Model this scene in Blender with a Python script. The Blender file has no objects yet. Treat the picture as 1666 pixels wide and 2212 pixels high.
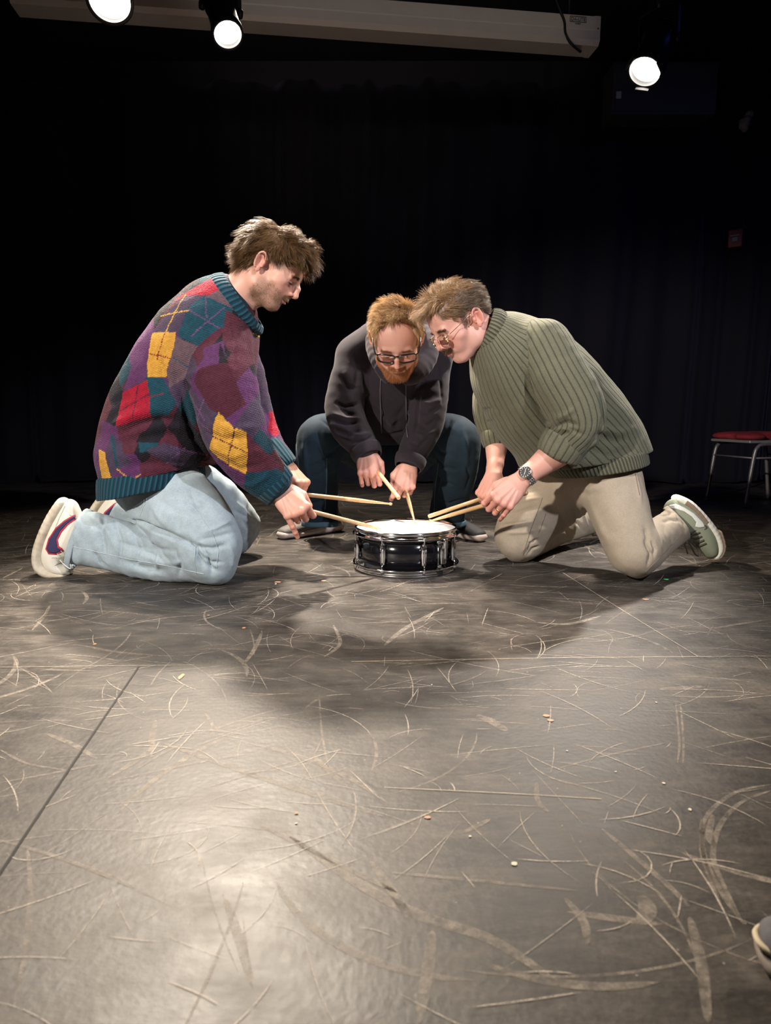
import bpy, math, random
import numpy as np
from mathutils import Vector, Matrix
from mathutils.bvhtree import BVHTree

# ------------------------------------------------------------------ camera, world, lights, exposure
FPX, CX, CY = 1540.0, 833.0, 1106.0
CAM_H, PITCH = 0.56, math.radians(8.0)
scene = bpy.context.scene
cam_data = bpy.data.cameras.new('camera')
cam = bpy.data.objects.new('camera', cam_data)
scene.collection.objects.link(cam)
cam.location = (0, 0, CAM_H)
cam.rotation_euler = (math.pi/2 - PITCH, 0, 0)
cam_data.sensor_fit = 'VERTICAL'
cam_data.sensor_height = 36.0
cam_data.lens = 36.0 * FPX / 2212.0
cam_data.clip_start = 0.02
cam_data.dof.use_dof = True
cam_data.dof.focus_distance = 2.5
cam_data.dof.aperture_fstop = 7.0
scene.camera = cam

world = bpy.data.worlds.new('world')
scene.world = world
world.use_nodes = True
world.node_tree.nodes['Background'].inputs[0].default_value = (0.35, 0.45, 1.0, 1)
world.node_tree.nodes['Background'].inputs[1].default_value = 0.012

scene.view_settings.view_transform = 'Standard'
scene.view_settings.look = 'None'
scene.view_settings.gamma = 1.0
scene.view_settings.use_curve_mapping = False
scene.view_settings.exposure = 0.0

def spot(name, loc, target, power, angle, size, color, blend=0.6):
    L = bpy.data.lights.new(name, 'SPOT')
    L.energy = power; L.spot_size = math.radians(angle); L.spot_blend = blend
    L.shadow_soft_size = size; L.color = color
    o = bpy.data.objects.new(name, L)
    scene.collection.objects.link(o)
    o.location = loc
    o.rotation_euler = (Vector(target) - Vector(loc)).to_track_quat('-Z', 'Y').to_euler()
    return o

# lens centre, aim point of every lantern hanging over the stage
LAMPS = {
    'A': ((-1.046, 2.95, 2.118), (-0.55, 1.2, 0.0)),
    'B': ((-0.682, 3.32, 2.182), (-0.05, 2.05, 0.15)),
    'C': ((1.175, 3.45, 2.093), (0.20, 2.62, 0.30)),
}
WARM = (1.0, 0.86, 0.70)
LIGHTS = [
    # the three lanterns seen in the picture
    ('A', 200, 75, 0.06, WARM), ('B', 700, 75, 0.05, WARM), ('C', 420, 62, 0.05, (1.0, 0.90, 0.80)),
]
for nm, pw, ang, sz, colr in LIGHTS:
    lo, ta = map(Vector, LAMPS[nm])
    spot('lantern_light', lo + (ta-lo).normalized()*0.03, ta, pw, ang, sz, colr)
# lanterns over the audience, above and beside the camera
spot('front_light', (-2.3, -0.9, 2.05), (-0.15, 2.5, 0.55), 860, 41, 0.06, (1.0, 0.90, 0.80))
spot('front_light', (1.7, 0.0, 2.2), (0.1, 2.6, 0.55), 330, 43, 0.04, (0.94, 0.93, 1.0))
# added light behind the group, lifts the upstage floor and rims the hair
spot('back_light', (-0.5, 4.5, 3.0), (-0.2, 3.1, 0.0), 170, 80, 0.06, (1.0, 0.84, 0.66))
# dim blue wash on the curtain at the right
spot('blue_wash', (2.6, 2.2, 2.9), (1.7, 5.6, 0.8), 38, 70, 0.1, (0.12, 0.18, 1.0), 1.0)
# added dim fill that brightens the screen case and the panel beside it
spot('fill_light', (0.3, -0.6, 2.3), (0.1, 4.2, 2.95), 75, 30, 0.1, (1.0, 0.92, 0.88))
# lantern straight over the drum and one over the downstage floor at the left
spot('top_light', (-0.15, 2.45, 2.75), (0.06, 2.55, 0.16), 150, 42, 0.06, (1.0, 0.92, 0.84))
spot('top_light', (-1.35, 3.0, 2.75), (-0.45, 1.0, 0.0), 150, 60, 0.08, WARM)
# ------------------------------------------------------------------ helpers
cP, sP = math.cos(PITCH), math.sin(PITCH)
def P(px, py, Y):
    """world point seen at photograph pixel px,py at distance Y into the stage"""
    a = (px-CX)/FPX; b = (CY-py)/FPX
    s = Y/(cP + b*sP)
    return np.array([a*s, Y, CAM_H + s*(b*cP - sP)])
def S(py, Y):
    """metres per pixel at that place"""
    return Y/(cP + (CY-py)/FPX*sP)/FPX

def vec(*a): return np.array(a, float)
def unit(v):
    v = np.asarray(v, float); return v/(np.linalg.norm(v)+1e-12)
def lerp(a, b, t): return a + (b-a)*t
def smooth(x, a, b):
    t = np.clip((x-a)/(b-a), 0, 1); return t*t*(3-2*t)

def link(o, parent=None):
    scene.collection.objects.link(o)
    if parent is not None: o.parent = parent
    return o
def tag(o, label=None, cat=None, group=None, kind=None):
    if label: o['label'] = label
    if cat: o['category'] = cat
    if group: o['group'] = group
    if kind: o['kind'] = kind
    return o
def empty(name, loc=(0,0,0), parent=None):
    o = bpy.data.objects.new(name, None); o.empty_display_size = .05
    o.location = loc; return link(o, parent)

def mesh_obj(name, V, F, mat=None, parent=None, smooth_shade=True, col=None, attrs=None, F3=None):
    """V (n,3) world coordinates; F (m,4) or (m,3) arrays or list of tuples"""
    me = bpy.data.meshes.new(name)
    V = np.asarray(V, np.float32)
    if isinstance(F, np.ndarray):
        m, q = F.shape
        me.vertices.add(len(V)); me.vertices.foreach_set('co', V.ravel())
        me.loops.add(m*q); me.loops.foreach_set('vertex_index', F.astype(np.int32).ravel())
        me.polygons.add(m)
        me.polygons.foreach_set('loop_start', np.arange(0, m*q, q, dtype=np.int32))
        me.update(calc_edges=True)
    else:
        me.from_pydata([tuple(map(float, v)) for v in V], [], [tuple(map(int, f)) for f in F])
    if smooth_shade: me.polygons.foreach_set('use_smooth', np.ones(len(me.polygons), bool))
    if col is not None:
        a = me.attributes.new('Col', 'FLOAT_COLOR', 'POINT')
        c = np.ones((len(V), 4), np.float32); c[:, :3] = col
        a.data.foreach_set('color', c.ravel())
    for k, v in (attrs or {}).items():
        a = me.attributes.new(k, 'FLOAT', 'POINT'); a.data.foreach_set('value', np.asarray(v, np.float32))
    o = bpy.data.objects.new(name, me)
    if mat: me.materials.append(mat)
    link(o)
    if parent is not None:
        o.parent = parent
        o.matrix_parent_inverse = parent_world(parent).inverted()
    return o
def parent_world(o):
    m = Matrix.LocRotScale(o.location, o.rotation_euler, o.scale)
    if o.parent is not None: m = parent_world(o.parent) @ o.matrix_parent_inverse @ m
    return m

# ---- signed distance modelling -------------------------------------------------
class Field:
    def __init__(s): s.ops = []
    def cone(s, a, b, ra, rb, side=(0,1,0), k=.01, op='+', tag=0, cap=1.0):
        """elliptical cone: ra=(along side, across) radii at a, rb at b"""
        a, b = np.asarray(a, float), np.asarray(b, float)
        if np.isscalar(ra): ra = (ra, ra)
        if np.isscalar(rb): rb = (rb, rb)
        ax = unit(b-a); sd = np.asarray(side, float); sd = sd-ax*np.dot(sd, ax)
        if np.linalg.norm(sd) < 1e-4: sd = np.cross(ax, (1,0,0.01))
        sd = unit(sd); nn = np.cross(ax, sd)
        s.ops.append(('cone', (a, b, np.array(ra), np.array(rb), ax, sd, nn, cap), op, k, tag)); return s
    def ball(s, c, r, M=None, k=.01, op='+', tag=0):
        if np.isscalar(r): r = (r, r, r)
        s.ops.append(('ell', (np.asarray(c, float), np.array(r, float), np.eye(3) if M is None else np.asarray(M)), op, k, tag)); return s
    def plane(s, c, n, op='-', k=.004, R=9.0):
        """removes the half space n points into, within R of c"""
        s.ops.append(('plane', (np.asarray(c, float), unit(n), R), op, k, 0)); return s
    def chain(s, pts, side=(0,1,0), k=.006, tag=0, sub=3, k0=None, op='+'):
        """pts: list of (xyz, r_side, r_across)"""
        Q = np.array([[*p[0], p[1], p[2]] for p in pts], float)
        out = []
        for i in range(len(Q)-1):
            p0 = Q[max(i-1, 0)]; p1 = Q[i]; p2 = Q[i+1]; p3 = Q[min(i+2, len(Q)-1)]
            for j in range(sub):
                t = j/sub
                out.append(.5*((2*p1)+(-p0+p2)*t+(2*p0-5*p1+4*p2-p3)*t*t+(-p0+3*p1-3*p2+p3)*t**3))
        out.append(Q[-1])
        for i in range(len(out)-1):
            s.cone(out[i][:3], out[i+1][:3], out[i][3:], out[i+1][3:], side, k0 if (i == 0 and k0) else k, op, tag)
        return s
    @staticmethod
    def dist(kind, prm, X):
        if kind == 'ell':
            c, r, M = prm
            q = (X-c) @ M.T
            k0 = np.sqrt(((q/r)**2).sum(-1)); k1 = np.sqrt(((q/(r*r))**2).sum(-1))+1e-9
            return k0*(k0-1)/k1
        if kind == 'cone':
            a, b, ra, rb, ax, sd, nn, cap = prm
            L = np.linalg.norm(b-a); q = X-a
            w = q@ax; t = np.clip(w/L, 0, 1); w = w-t*L
            r0 = ra[0]+(rb[0]-ra[0])*t; r1 = ra[1]+(rb[1]-ra[1])*t
            rw = np.minimum(r0, r1)*cap
            u = q@sd; v = q@nn
            k0 = np.sqrt((u/r0)**2+(v/r1)**2+(w/rw)**2)+1e-9
            k1 = np.sqrt((u/r0**2)**2+(v/r1**2)**2+(w/rw**2)**2)+1e-9
            return k0*(k0-1)/k1
        if kind == 'plane':
            q = X-prm[0]
            return np.maximum(-(q@prm[1]), np.linalg.norm(q, axis=-1)-prm[2])
    @staticmethod
    def box(kind, prm):
        if kind == 'ell':
            c, r, M = prm; e = np.sqrt(((M*r[:, None])**2).sum(0)); return c-e, c+e
        if kind == 'cone':
            a, b, ra, rb = prm[:4]; m = ra.max(); n = rb.max()
            return np.minimum(a-m, b-n), np.maximum(a+m, b+n)
    def combine(s, d0, d, op, k):
        if op == '+':
            h = np.clip(.5+.5*(d0-d)/k, 0, 1); return d0+(d-d0)*h-k*h*(1-h)
        h = np.clip(.5-.5*(d0+d)/k, 0, 1); return d0+(-d-d0)*h+k*h*(1-h)   # op '-'
    def eval(s, X, tags=None):
        d = np.full(X.shape[:-1], .5)
        for kind, prm, op, k, tg in s.ops:
            if tags is not None and tg not in tags: continue
            d = s.combine(d, s.dist(kind, prm, X), op, k)
        return d
    def mesh(s, h, disp=None, relax=1):
        lo = np.min([s.box(o[0], o[1])[0] for o in s.ops if o[2] == '+'], 0)-3*h
        hi = np.max([s.box(o[0], o[1])[1] for o in s.ops if o[2] == '+'], 0)+3*h
        n = np.ceil((hi-lo)/h).astype(int)+1
        G = np.full(n, .08, np.float32)
        for kind, prm, op, k, tg in s.ops:
            if kind == 'plane': i0 = np.zeros(3, int); i1 = n
            else:
                b0, b1 = s.box(kind, prm); pad = k+2*h
                i0 = np.clip(np.floor((b0-pad-lo)/h).astype(int), 0, n); i1 = np.clip(np.ceil((b1+pad-lo)/h).astype(int)+1, 0, n)
            sl = tuple(slice(a, b) for a, b in zip(i0, i1))
            ax = [lo[j]+h*np.arange(i0[j], i1[j]) for j in range(3)]
            X = np.stack(np.meshgrid(*ax, indexing='ij'), -1)
            if X.size == 0: continue
            G[sl] = s.combine(G[sl], s.dist(kind, prm, X), op, k)
        V, F = nets(G, lo, h)
        for _ in range(relax): V = laplace(V, F)
        return V, F

def nets(G, lo, h):
    ins = G < 0
    nx, ny, nz = G.shape
    c = np.zeros((nx-1, ny-1, nz-1), np.int8)
    for i in (0,1):
        for j in (0,1):
            for k in (0,1):
                c += ins[i:nx-1+i, j:ny-1+j, k:nz-1+k]
    act = (c > 0) & (c < 8)
    idx = np.argwhere(act)
    cid = np.full(act.shape, -1, np.int32); cid[act] = np.arange(len(idx))
    co = np.array([(i,j,k) for i in (0,1) for j in (0,1) for k in (0,1)])
    val = np.stack([G[idx[:,0]+a, idx[:,1]+b, idx[:,2]+d] for a, b, d in co], 1)
    acc = np.zeros((len(idx), 3)); cnt = np.zeros(len(idx))
    for p in range(8):
        for q in range(p+1, 8):
            if np.abs(co[p]-co[q]).sum() != 1: continue
            m = (val[:, p] < 0) != (val[:, q] < 0)
            t = val[m, p]/(val[m, p]-val[m, q])
            acc[m] += co[p]+(co[q]-co[p])*t[:, None]; cnt[m] += 1
    V = lo+h*(idx+acc/cnt[:, None])
    Fs = []
    for ax in range(3):
        a = [slice(None)]*3; b = [slice(None)]*3
        a[ax] = slice(0, -1); b[ax] = slice(1, None)
        A, B = ins[tuple(a)], ins[tuple(b)]
        e = np.argwhere(A != B)
        o1, o2 = [x for x in range(3) if x != ax]
        e = e[(e[:, o1] > 0) & (e[:, o2] > 0) & (e[:, o1] < G.shape[o1]-1) & (e[:, o2] < G.shape[o2]-1)]
        if not len(e): continue
        u = np.zeros(3, int); u[o1] = 1; v = np.zeros(3, int); v[o2] = 1
        g = lambda x: cid[x[:, 0], x[:, 1], x[:, 2]]
        quad = np.stack([g(e), g(e-u), g(e-u-v), g(e-v)], 1)
        flip = A[e[:, 0], e[:, 1], e[:, 2]]
        if ax == 1: flip = ~flip
        quad[flip] = quad[flip][:, ::-1]
        quad = quad[(quad >= 0).all(1)]
        Fs.append(quad[:, ::-1])
    return V, np.concatenate(Fs)

def laplace(V, F, w=.5):
    acc = np.zeros_like(V); cnt = np.zeros(len(V))
    for a in range(F.shape[1]):
        b = (a+1) % F.shape[1]
        for p, q in ((a, b), (b, a)):
            for j in range(3): acc[:, j] += np.bincount(F[:, p], V[F[:, q], j], len(V))
            cnt += np.bincount(F[:, p], minlength=len(V))
    return V+(acc/np.maximum(cnt, 1)[:, None]-V)*w
def vnormals(V, F):
    n = np.cross(V[F[:, 2]]-V[F[:, 0]], V[F[:, -1]]-V[F[:, 1]])
    N = np.zeros_like(V)
    for a in range(F.shape[1]):
        for j in range(3): N[:, j] += np.bincount(F[:, a], n[:, j], len(V))
    return N/(np.linalg.norm(N, axis=1)[:, None]+1e-12)
def joinm(*parts):
    Vs, Fs, n = [], [], 0
    for V, F in parts:
        Vs.append(V); Fs.append(np.asarray(F)+n); n += len(V)
    return np.concatenate(Vs), np.concatenate(Fs)

class Skin:
    """a built surface that marks can be laid on by looking at it along a camera ray or any other ray"""
    def __init__(s, V, F):
        s.t = BVHTree.FromPolygons([tuple(v) for v in V.tolist()], F.tolist())
    def hit(s, px, py):
        o = Vector((0, 0, CAM_H)); d = (Vector(P(px, py, 1.0))-o).normalized()
        h = s.t.ray_cast(o, d)
        return (np.array(h[0]), np.array(h[1])) if h[0] is not None else None
    def line(s, pts, n=6, off=0.0):
        out = []
        for (x0, y0), (x1, y1) in zip(pts[:-1], pts[1:]):
            for j in range(n):
                r = s.hit(lerp(x0, x1, j/n), lerp(y0, y1, j/n))
                if r is not None: out.append(r[0]+r[1]*off)
        r = s.hit(*pts[-1])
        if r is not None: out.append(r[0]+r[1]*off)
        return np.array(out)
def polydist(V, L):
    """distance of points to a polyline, and arc length there"""
    best = np.full(len(V), 1e9); arc = np.zeros(len(V)); s0 = 0
    for a, b in zip(L[:-1], L[1:]):
        ab = b-a; l = np.linalg.norm(ab)+1e-9
        t = np.clip(((V-a)@ab)/(l*l), 0, 1)
        d = np.linalg.norm(V-a-t[:, None]*ab, axis=1)
        m = d < best; best[m] = d[m]; arc[m] = s0+t[m]*l; s0 += l
    return best, arc, s0
def strokes(V, F, skin, items, scale=.00155, gain=1.0):
    """items: (pixel polyline, width px, height mm) ; negative height = crease"""
    N = vnormals(V, F); D = np.zeros(len(V))
    for pts, w, a in items:
        L = skin.line(pts, 4)
        if len(L) < 2: continue
        r = w*scale
        m = np.where(((V > L.min(0)-3*r) & (V < L.max(0)+3*r)).all(1))[0]
        if not len(m): continue
        d, arc, tot = polydist(V[m], L)
        e = np.minimum(arc, tot-arc)/(tot*.3+1e-6)
        D[m] += a*gain*.001*np.exp(-(d/r)**2)*np.clip(.25+e, 0, 1)
    return V+N*D[:, None]

def noise3(X, sc, seed=0):
    """smooth value noise in -1..1"""
    rs = np.random.RandomState(seed); T = rs.uniform(-1, 1, (32, 32, 32))
    q = np.asarray(X)*sc+100.37*(seed+1); i = np.floor(q).astype(int); f = q-i; f = f*f*(3-2*f)
    r = 0
    for a in (0,1):
        for b in (0,1):
            for c in (0,1):
                w = (f[..., 0] if a else 1-f[..., 0])*(f[..., 1] if b else 1-f[..., 1])*(f[..., 2] if c else 1-f[..., 2])
                r = r+w*T[(i[..., 0]+a) % 32, (i[..., 1]+b) % 32, (i[..., 2]+c) % 32]
    return r

# ---- direct meshes ------------------------------------------------------------
def catmull(pts, sub):
    Q = np.asarray(pts, float); out = []
    for i in range(len(Q)-1):
        p0 = Q[max(i-1, 0)]; p1 = Q[i]; p2 = Q[i+1]; p3 = Q[min(i+2, len(Q)-1)]
        for j in range(sub):
            t = j/sub
            out.append(.5*((2*p1)+(-p0+p2)*t+(2*p0-5*p1+4*p2-p3)*t*t+(-p0+3*p1-3*p2+p3)*t**3))
    out.append(Q[-1]); return np.array(out)
def tube(pts, r, n=8, caps=True, flat=None, up=None, closed=False):
    """tube along pts; r scalar or per point; flat=(a,b) section factors"""
    L = np.asarray(pts, float); m = len(L)
    r = np.broadcast_to(np.asarray(r, float), (m,)) if np.ndim(r) < 2 else r
    T = np.roll(L, -1, 0)-np.roll(L, 1, 0)
    if not closed: T[0] = L[1]-L[0]; T[-1] = L[-1]-L[-2]
    T /= np.linalg.norm(T, axis=1)[:, None]+1e-12
    u = np.asarray(up, float) if up is not None else (vec(0,0,1) if abs(T[0][2]) < .9 else vec(1,0,0))
    V = []
    for i in range(m):
        u = u-T[i]*np.dot(u, T[i]); u = unit(u); w = np.cross(T[i], u)
        if up is not None: pass
        for j in range(n):
            a = 2*math.pi*j/n
            fa, fb = flat if flat else (1, 1)
            V.append(L[i]+r[i]*(u*math.cos(a)*fa+w*math.sin(a)*fb))
        if up is not None: u = np.asarray(up, float)
    F = []
    for i in range(m if closed else m-1):
        i2 = (i+1) % m
        for j in range(n):
            F.append((i*n+j, i*n+(j+1) % n, i2*n+(j+1) % n, i2*n+j))
    F = np.array(F)
    V = np.array(V)
    if caps and not closed:
        c0 = len(V); V = np.vstack([V, L[0], L[-1]])
        ex = [(c0, (j+1) % n, j, j) for j in range(n)]
        # caps as degenerate-free triangles kept in a separate list
        F = [tuple(f) for f in F]+[(c0, (j+1) % n, j) for j in range(n)]+[(c0+1, (m-1)*n+j, (m-1)*n+(j+1) % n) for j in range(n)]
    return V, F
def lathe(prof, n=64, c=(0,0,0), M=None, closed=False):
    """prof: (radius, height) list round local z"""
    prof = list(prof); m = len(prof); V = []; F = []
    for (r, z) in prof:
        for j in range(n):
            a = 2*math.pi*j/n; V.append((r*math.cos(a), r*math.sin(a), z))
    for i in range(m if closed else m-1):
        i2 = (i+1) % m
        for j in range(n):
            F.append((i*n+j, i*n+(j+1) % n, i2*n+(j+1) % n, i2*n+j))
    V = np.array(V)
    if M is not None: V = V@np.asarray(M).T
    return V+np.asarray(c), F
def boxm(c, half, M=None, bev=0.0):
    """bevelled box"""
    hx, hy, hz = half
    import bmesh
    bm = bmesh.new(); bmesh.ops.create_cube(bm, size=2)
    for v in bm.verts: v.co = Vector((v.co.x*hx, v.co.y*hy, v.co.z*hz))
    if bev > 0: bmesh.ops.bevel(bm, geom=bm.edges[:], offset=bev, segments=3, affect='EDGES', profile=.5)
    bm.verts.index_update()
    V = np.array([v.co[:] for v in bm.verts]); F = [tuple(v.index for v in f.verts) for f in bm.faces]
    bm.free()
    if M is not None: V = V@np.asarray(M).T
    return V+np.asarray(c), F
def joinl(*parts):
    Vs, Fs, n = [], [], 0
    for V, F in parts:
        Vs.append(np.asarray(V)); Fs += [tuple(int(i)+n for i in f) for f in F]; n += len(V)
    return np.concatenate(Vs), Fs
def frame(x, z):
    """columns: x, y, z axes"""
    x = unit(x); z = np.asarray(z, float); z = unit(z-x*np.dot(z, x)); y = np.cross(z, x)
    return np.stack([x, y, z], 1)

# ---- materials ----------------------------------------------------------------
class NT:
    def __init__(s, name):
        s.m = bpy.data.materials.new(name); s.m.use_nodes = True
        s.t = s.m.node_tree; s.b = s.t.nodes['Principled BSDF']
    def n(s, typ, **kw):
        nd = s.t.nodes.new(typ)
        for k, v in kw.items():
            if k.startswith('i_'):
                key = k[2:]; key = int(key) if key.isdigit() else key
                s.put(v, nd.inputs[key])
            else: setattr(nd, k, v)
        return nd
    def put(s, v, sock):
        if isinstance(v, bpy.types.NodeSocket): s.t.links.new(v, sock)
        elif isinstance(v, bpy.types.Node): s.t.links.new(v.outputs[0], sock)
        else: sock.default_value = v
    def set(s, **kw):
        for k, v in kw.items(): s.put(v, s.b.inputs[k.replace('_', ' ')])
        return s
    def math(s, op, a, b=0.0, c=0.0):
        return s.n('ShaderNodeMath', operation=op, i_0=a, i_1=b, i_2=c).outputs[0]
    def noise(s, scale, detail=3, vec_=None, rough=.5, dist=0):
        nd = s.n('ShaderNodeTexNoise', i_Scale=scale, i_Detail=detail, i_Roughness=rough, i_Distortion=dist)
        if vec_ is not None: s.put(vec_, nd.inputs['Vector'])
        return nd.outputs['Fac']
    def obj(s): return s.n('ShaderNodeTexCoord').outputs['Object']
    def mapping(s, v, scale=(1,1,1), rot=(0,0,0), loc=(0,0,0)):
        nd = s.n('ShaderNodeMapping'); s.put(v, nd.inputs[0])
        nd.inputs[1].default_value = loc; nd.inputs[2].default_value = rot; nd.inputs[3].default_value = scale
        return nd.outputs[0]
    def ramp(s, f, stops):
        nd = s.n('ShaderNodeValToRGB'); s.put(f, nd.inputs[0])
        e = nd.color_ramp.elements
        while len(e) < len(stops): e.new(.5)
        for el, (p, c) in zip(e, stops):
            el.position = p; el.color = (*c, 1) if not np.isscalar(c) else (c, c, c, 1)
        return nd.outputs[0]
    def mix(s, f, a, b, mode='MIX'):
        nd = s.n('ShaderNodeMix', data_type='RGBA', blend_type=mode)
        for v, i in ((f, 0), (a, 6), (b, 7)):
            if isinstance(v, tuple) and len(v) == 3: v = (*v, 1)
            s.put(v, nd.inputs[i])
        return nd.outputs[2]
    def bump(s, h, strength=.3, dist=.001):
        nd = s.n('ShaderNodeBump', i_Strength=strength, i_Distance=dist); s.put(h, nd.inputs['Height'])
        s.t.links.new(nd.outputs[0], s.b.inputs['Normal']); return s
    def attr(s, name):
        nd = s.n('ShaderNodeAttribute', attribute_name=name); return nd
def rgb(*c): return (*c, 1)
def plain(name, c, rough=.5, metal=0.0, **kw):
    m = NT(name); m.set(Base_Color=rgb(*c), Roughness=rough, Metallic=metal, **kw); return m
# ------------------------------------------------------------------ the room
def G0(px, py, z=0.0):
    """point of the floor seen at px,py"""
    b = (CY-py)/FPX; s = (CAM_H-z)/(sP-b*cP)
    return np.array([(px-CX)/FPX*s, s*(cP+b*sP), z])

def floor_material():
    m = NT('painted_stage_floor'); v = m.obj()
    big = m.noise(1.6, 5, v, .6)
    mid = m.noise(9, 6, v, .65)
    # brushed dust: noise stretched along x and, weaker, in two turned directions
    s1 = m.noise(3.0, 8, m.mapping(v, (2.2, 9, 1)), .78, 1.2)
    s2 = m.noise(3.0, 8, m.mapping(v, (2.0, 7, 1), (0,0,.6)), .75, .8)
    s3 = m.noise(3.0, 8, m.mapping(v, (2.0, 7, 1), (0,0,-.9)), .75, .8)
    fine = m.noise(160, 3, v, .6)
    dust = m.math('MULTIPLY', m.ramp(s1, [(.48, 0), (.75, 1)]), .40)
    dust = m.math('ADD', dust, m.math('MULTIPLY', m.ramp(s2, [(.5, 0), (.75, 1)]), .35))
    dust = m.math('ADD', dust, m.math('MULTIPLY', m.ramp(s3, [(.5, 0), (.78, 1)]), .35))
    dust = m.math('ADD', dust, m.math('MULTIPLY', m.ramp(mid, [(.4, 0), (.75, 1)]), .35))
    dust = m.math('MULTIPLY', dust, m.ramp(big, [(.3, .35), (.7, 1.1)]))
    dust = m.math('MULTIPLY', dust, m.ramp(fine, [(.3, .6), (.7, 1.2)]))
    # hair-thin scratches: zero crossings of warped noise
    def hair(scale, rot, sc2, seed):
        q = m.noise(scale, 2, m.mapping(v, sc2, (0,0,rot), (seed, seed*.7, 0)), .5, 1.2)
        d = m.math('ABSOLUTE', m.math('SUBTRACT', q, .5))
        ln = m.math('LESS_THAN', d, .0045)
        mask = m.ramp(m.noise(5, 2, m.mapping(v, loc=(seed*3, 0, 0))), [(.52, 0), (.6, 1)])
        return m.math('MULTIPLY', ln, mask)
    hs = m.math('ADD', hair(3, .3, (1, 4, 1), 3.1), hair(4, -.7, (1, 5, 1), 7.7))
    hs = m.math('ADD', hs, hair(5, 1.3, (1, 3, 1), 12.3))
    hs = m.math('MINIMUM', hs, 1)
    spk = m.n('ShaderNodeTexVoronoi', i_Scale=26.0); m.put(v, spk.inputs['Vector'])
    spo = m.math('LESS_THAN', spk.outputs['Distance'], .035)
    col = m.mix(dust, (.021, .0188, .017), (.190, .160, .133))
    col = m.mix(m.math('MULTIPLY', hs, .0), col, (.34, .30, .25))
    col = m.mix(m.math('MULTIPLY', spo, .55), col, (.40, .34, .27))
    m.put(col, m.b.inputs['Base Color'])
    rg = m.math('ADD', .47, m.math('MULTIPLY', dust, .20))
    rg = m.math('ADD', rg, m.math('MULTIPLY', m.math('SUBTRACT', mid, .5), .20))
    m.put(rg, m.b.inputs['Roughness'])
    m.set(Specular_IOR_Level=.38)
    hgt = m.math('ADD', m.noise(95, 2, v, .5), m.math('MULTIPLY', m.noise(22, 3, v), .6))
    m.bump(hgt, .45, .0012)
    return m.m
M_FLOOR = floor_material()
V, F = boxm((0, 2.7, -.03), (5.2, 4.1, .03))
floor = tag(mesh_obj('floor', V, F, M_FLOOR, smooth_shade=False), kind='structure')

def ribbon(L, w, z=.0005, taper=True):
    L = np.asarray(L, float)[:, :2]; n = len(L)
    T = np.gradient(L, axis=0); T /= np.linalg.norm(T, axis=1)[:, None]+1e-9
    Nn = np.stack([-T[:, 1], T[:, 0]], 1)
    t = np.linspace(0, 1, n); ww = w*.5*(np.clip(np.sin(t*np.pi), 0, 1)**.4 if taper else np.ones(n))
    V = np.concatenate([np.c_[L+Nn*ww[:, None], np.full(n, z)], np.c_[L-Nn*ww[:, None], np.full(n, z)]])
    F = [(i+1, i, n+i, n+i+1) for i in range(n-1)]
    return V, F
def scuff_material(name, c, lo, hi, sc=60):
    m = NT(name); v = m.obj()
    m.set(Base_Color=rgb(*c), Roughness=.58, Specular_IOR_Level=.38)
    a = m.ramp(m.math('ADD', m.math('MULTIPLY', m.noise(sc, 6, v, .75), .75), m.math('MULTIPLY', m.noise(6, 3, v), .25)), [(lo, 0), (hi, .85)])
    m.put(a, m.b.inputs['Alpha']); return m.m
rnd = random.Random(7)
parts = []
def fl(pts, w, taper=True, z=.0005):     # a mark through floor points given where the photograph shows them
    parts.append(ribbon(catmull([G0(*p) for p in pts], 8), w, z, taper))
# long rubbed marks of the near floor
for pts, w in [
    ([(620, 1800), (760, 1900), (900, 1975), (1060, 2030), (1200, 2120)], .016),
    ([(350, 1605), (520, 1665), (690, 1720), (830, 1765)], .012),
    ([(560, 1780), (700, 1850), (860, 1930)], .010),
    ([(800, 1860), (850, 1930), (890, 1990)], .012),
    ([(1515, 1770), (1522, 1850), (1560, 1930), (1610, 2000)], .007),
    ([(1666, 1695), (1590, 1712), (1530, 1760), (1517, 1830), (1535, 1900), (1558, 1960)], .007),
    ([(1666, 1708), (1600, 1735), (1555, 1785), (1541, 1850), (1560, 1905), (1600, 1985)], .007),
    ([(1300, 1790), (1370, 1850), (1440, 1910), (1490, 1960)], .009),
    ([(1490, 1980), (1515, 2080), (1530, 2212)], .012),
    ([(935, 2010), (925, 2090), (905, 2212)], .013),
    ([(1460, 1520), (1468, 1600), (1464, 1650)], .004),
    ([(1470, 1520), (1477, 1600), (1475, 1655)], .004),
    ([(1210, 1660), (1300, 1635), (1440, 1605)], .005),
    ([(1425, 1490), (1480, 1486), (1525, 1483)], .016),
    ([(1160, 1345), (1230, 1348), (1300, 1330)], .016),
    ([(830, 1395), (880, 1355), (960, 1312)], .015),
    ([(1540, 1358), (1600, 1348), (1666, 1338)], .010),
    ([(1030, 1545), (1065, 1560), (1095, 1580)], .020),
    ([(1080, 1405), (1100, 1398), (1270, 1372)], .005),
    ([(0, 1620), (60, 1650), (150, 1665)], .005),
    ([(100, 1585), (160, 1610), (210, 1640)], .010),
    ([(840, 1885), (1000, 1900), (1250, 1925)], .006),
    ([(1385, 1935), (1400, 1965), (1385, 1995)], .020),
    ([(1540, 1760), (1530, 1800), (1545, 1830)], .012),
    ([(660, 1530), (700, 1505), (760, 1500)], .007), ([(720, 1350), (735, 1390), (700, 1420)], .010),
    ([(690, 1500), (695, 1580), (710, 1660)], .004), ([(1220, 1940), (1260, 1990), (1270, 2040)], .010),
    ([(1160, 1690), (1162, 1730), (1185, 1755)], .008), ([(1060, 1770), (1000, 1800)], .008),
    ]: fl(pts, w)
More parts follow.
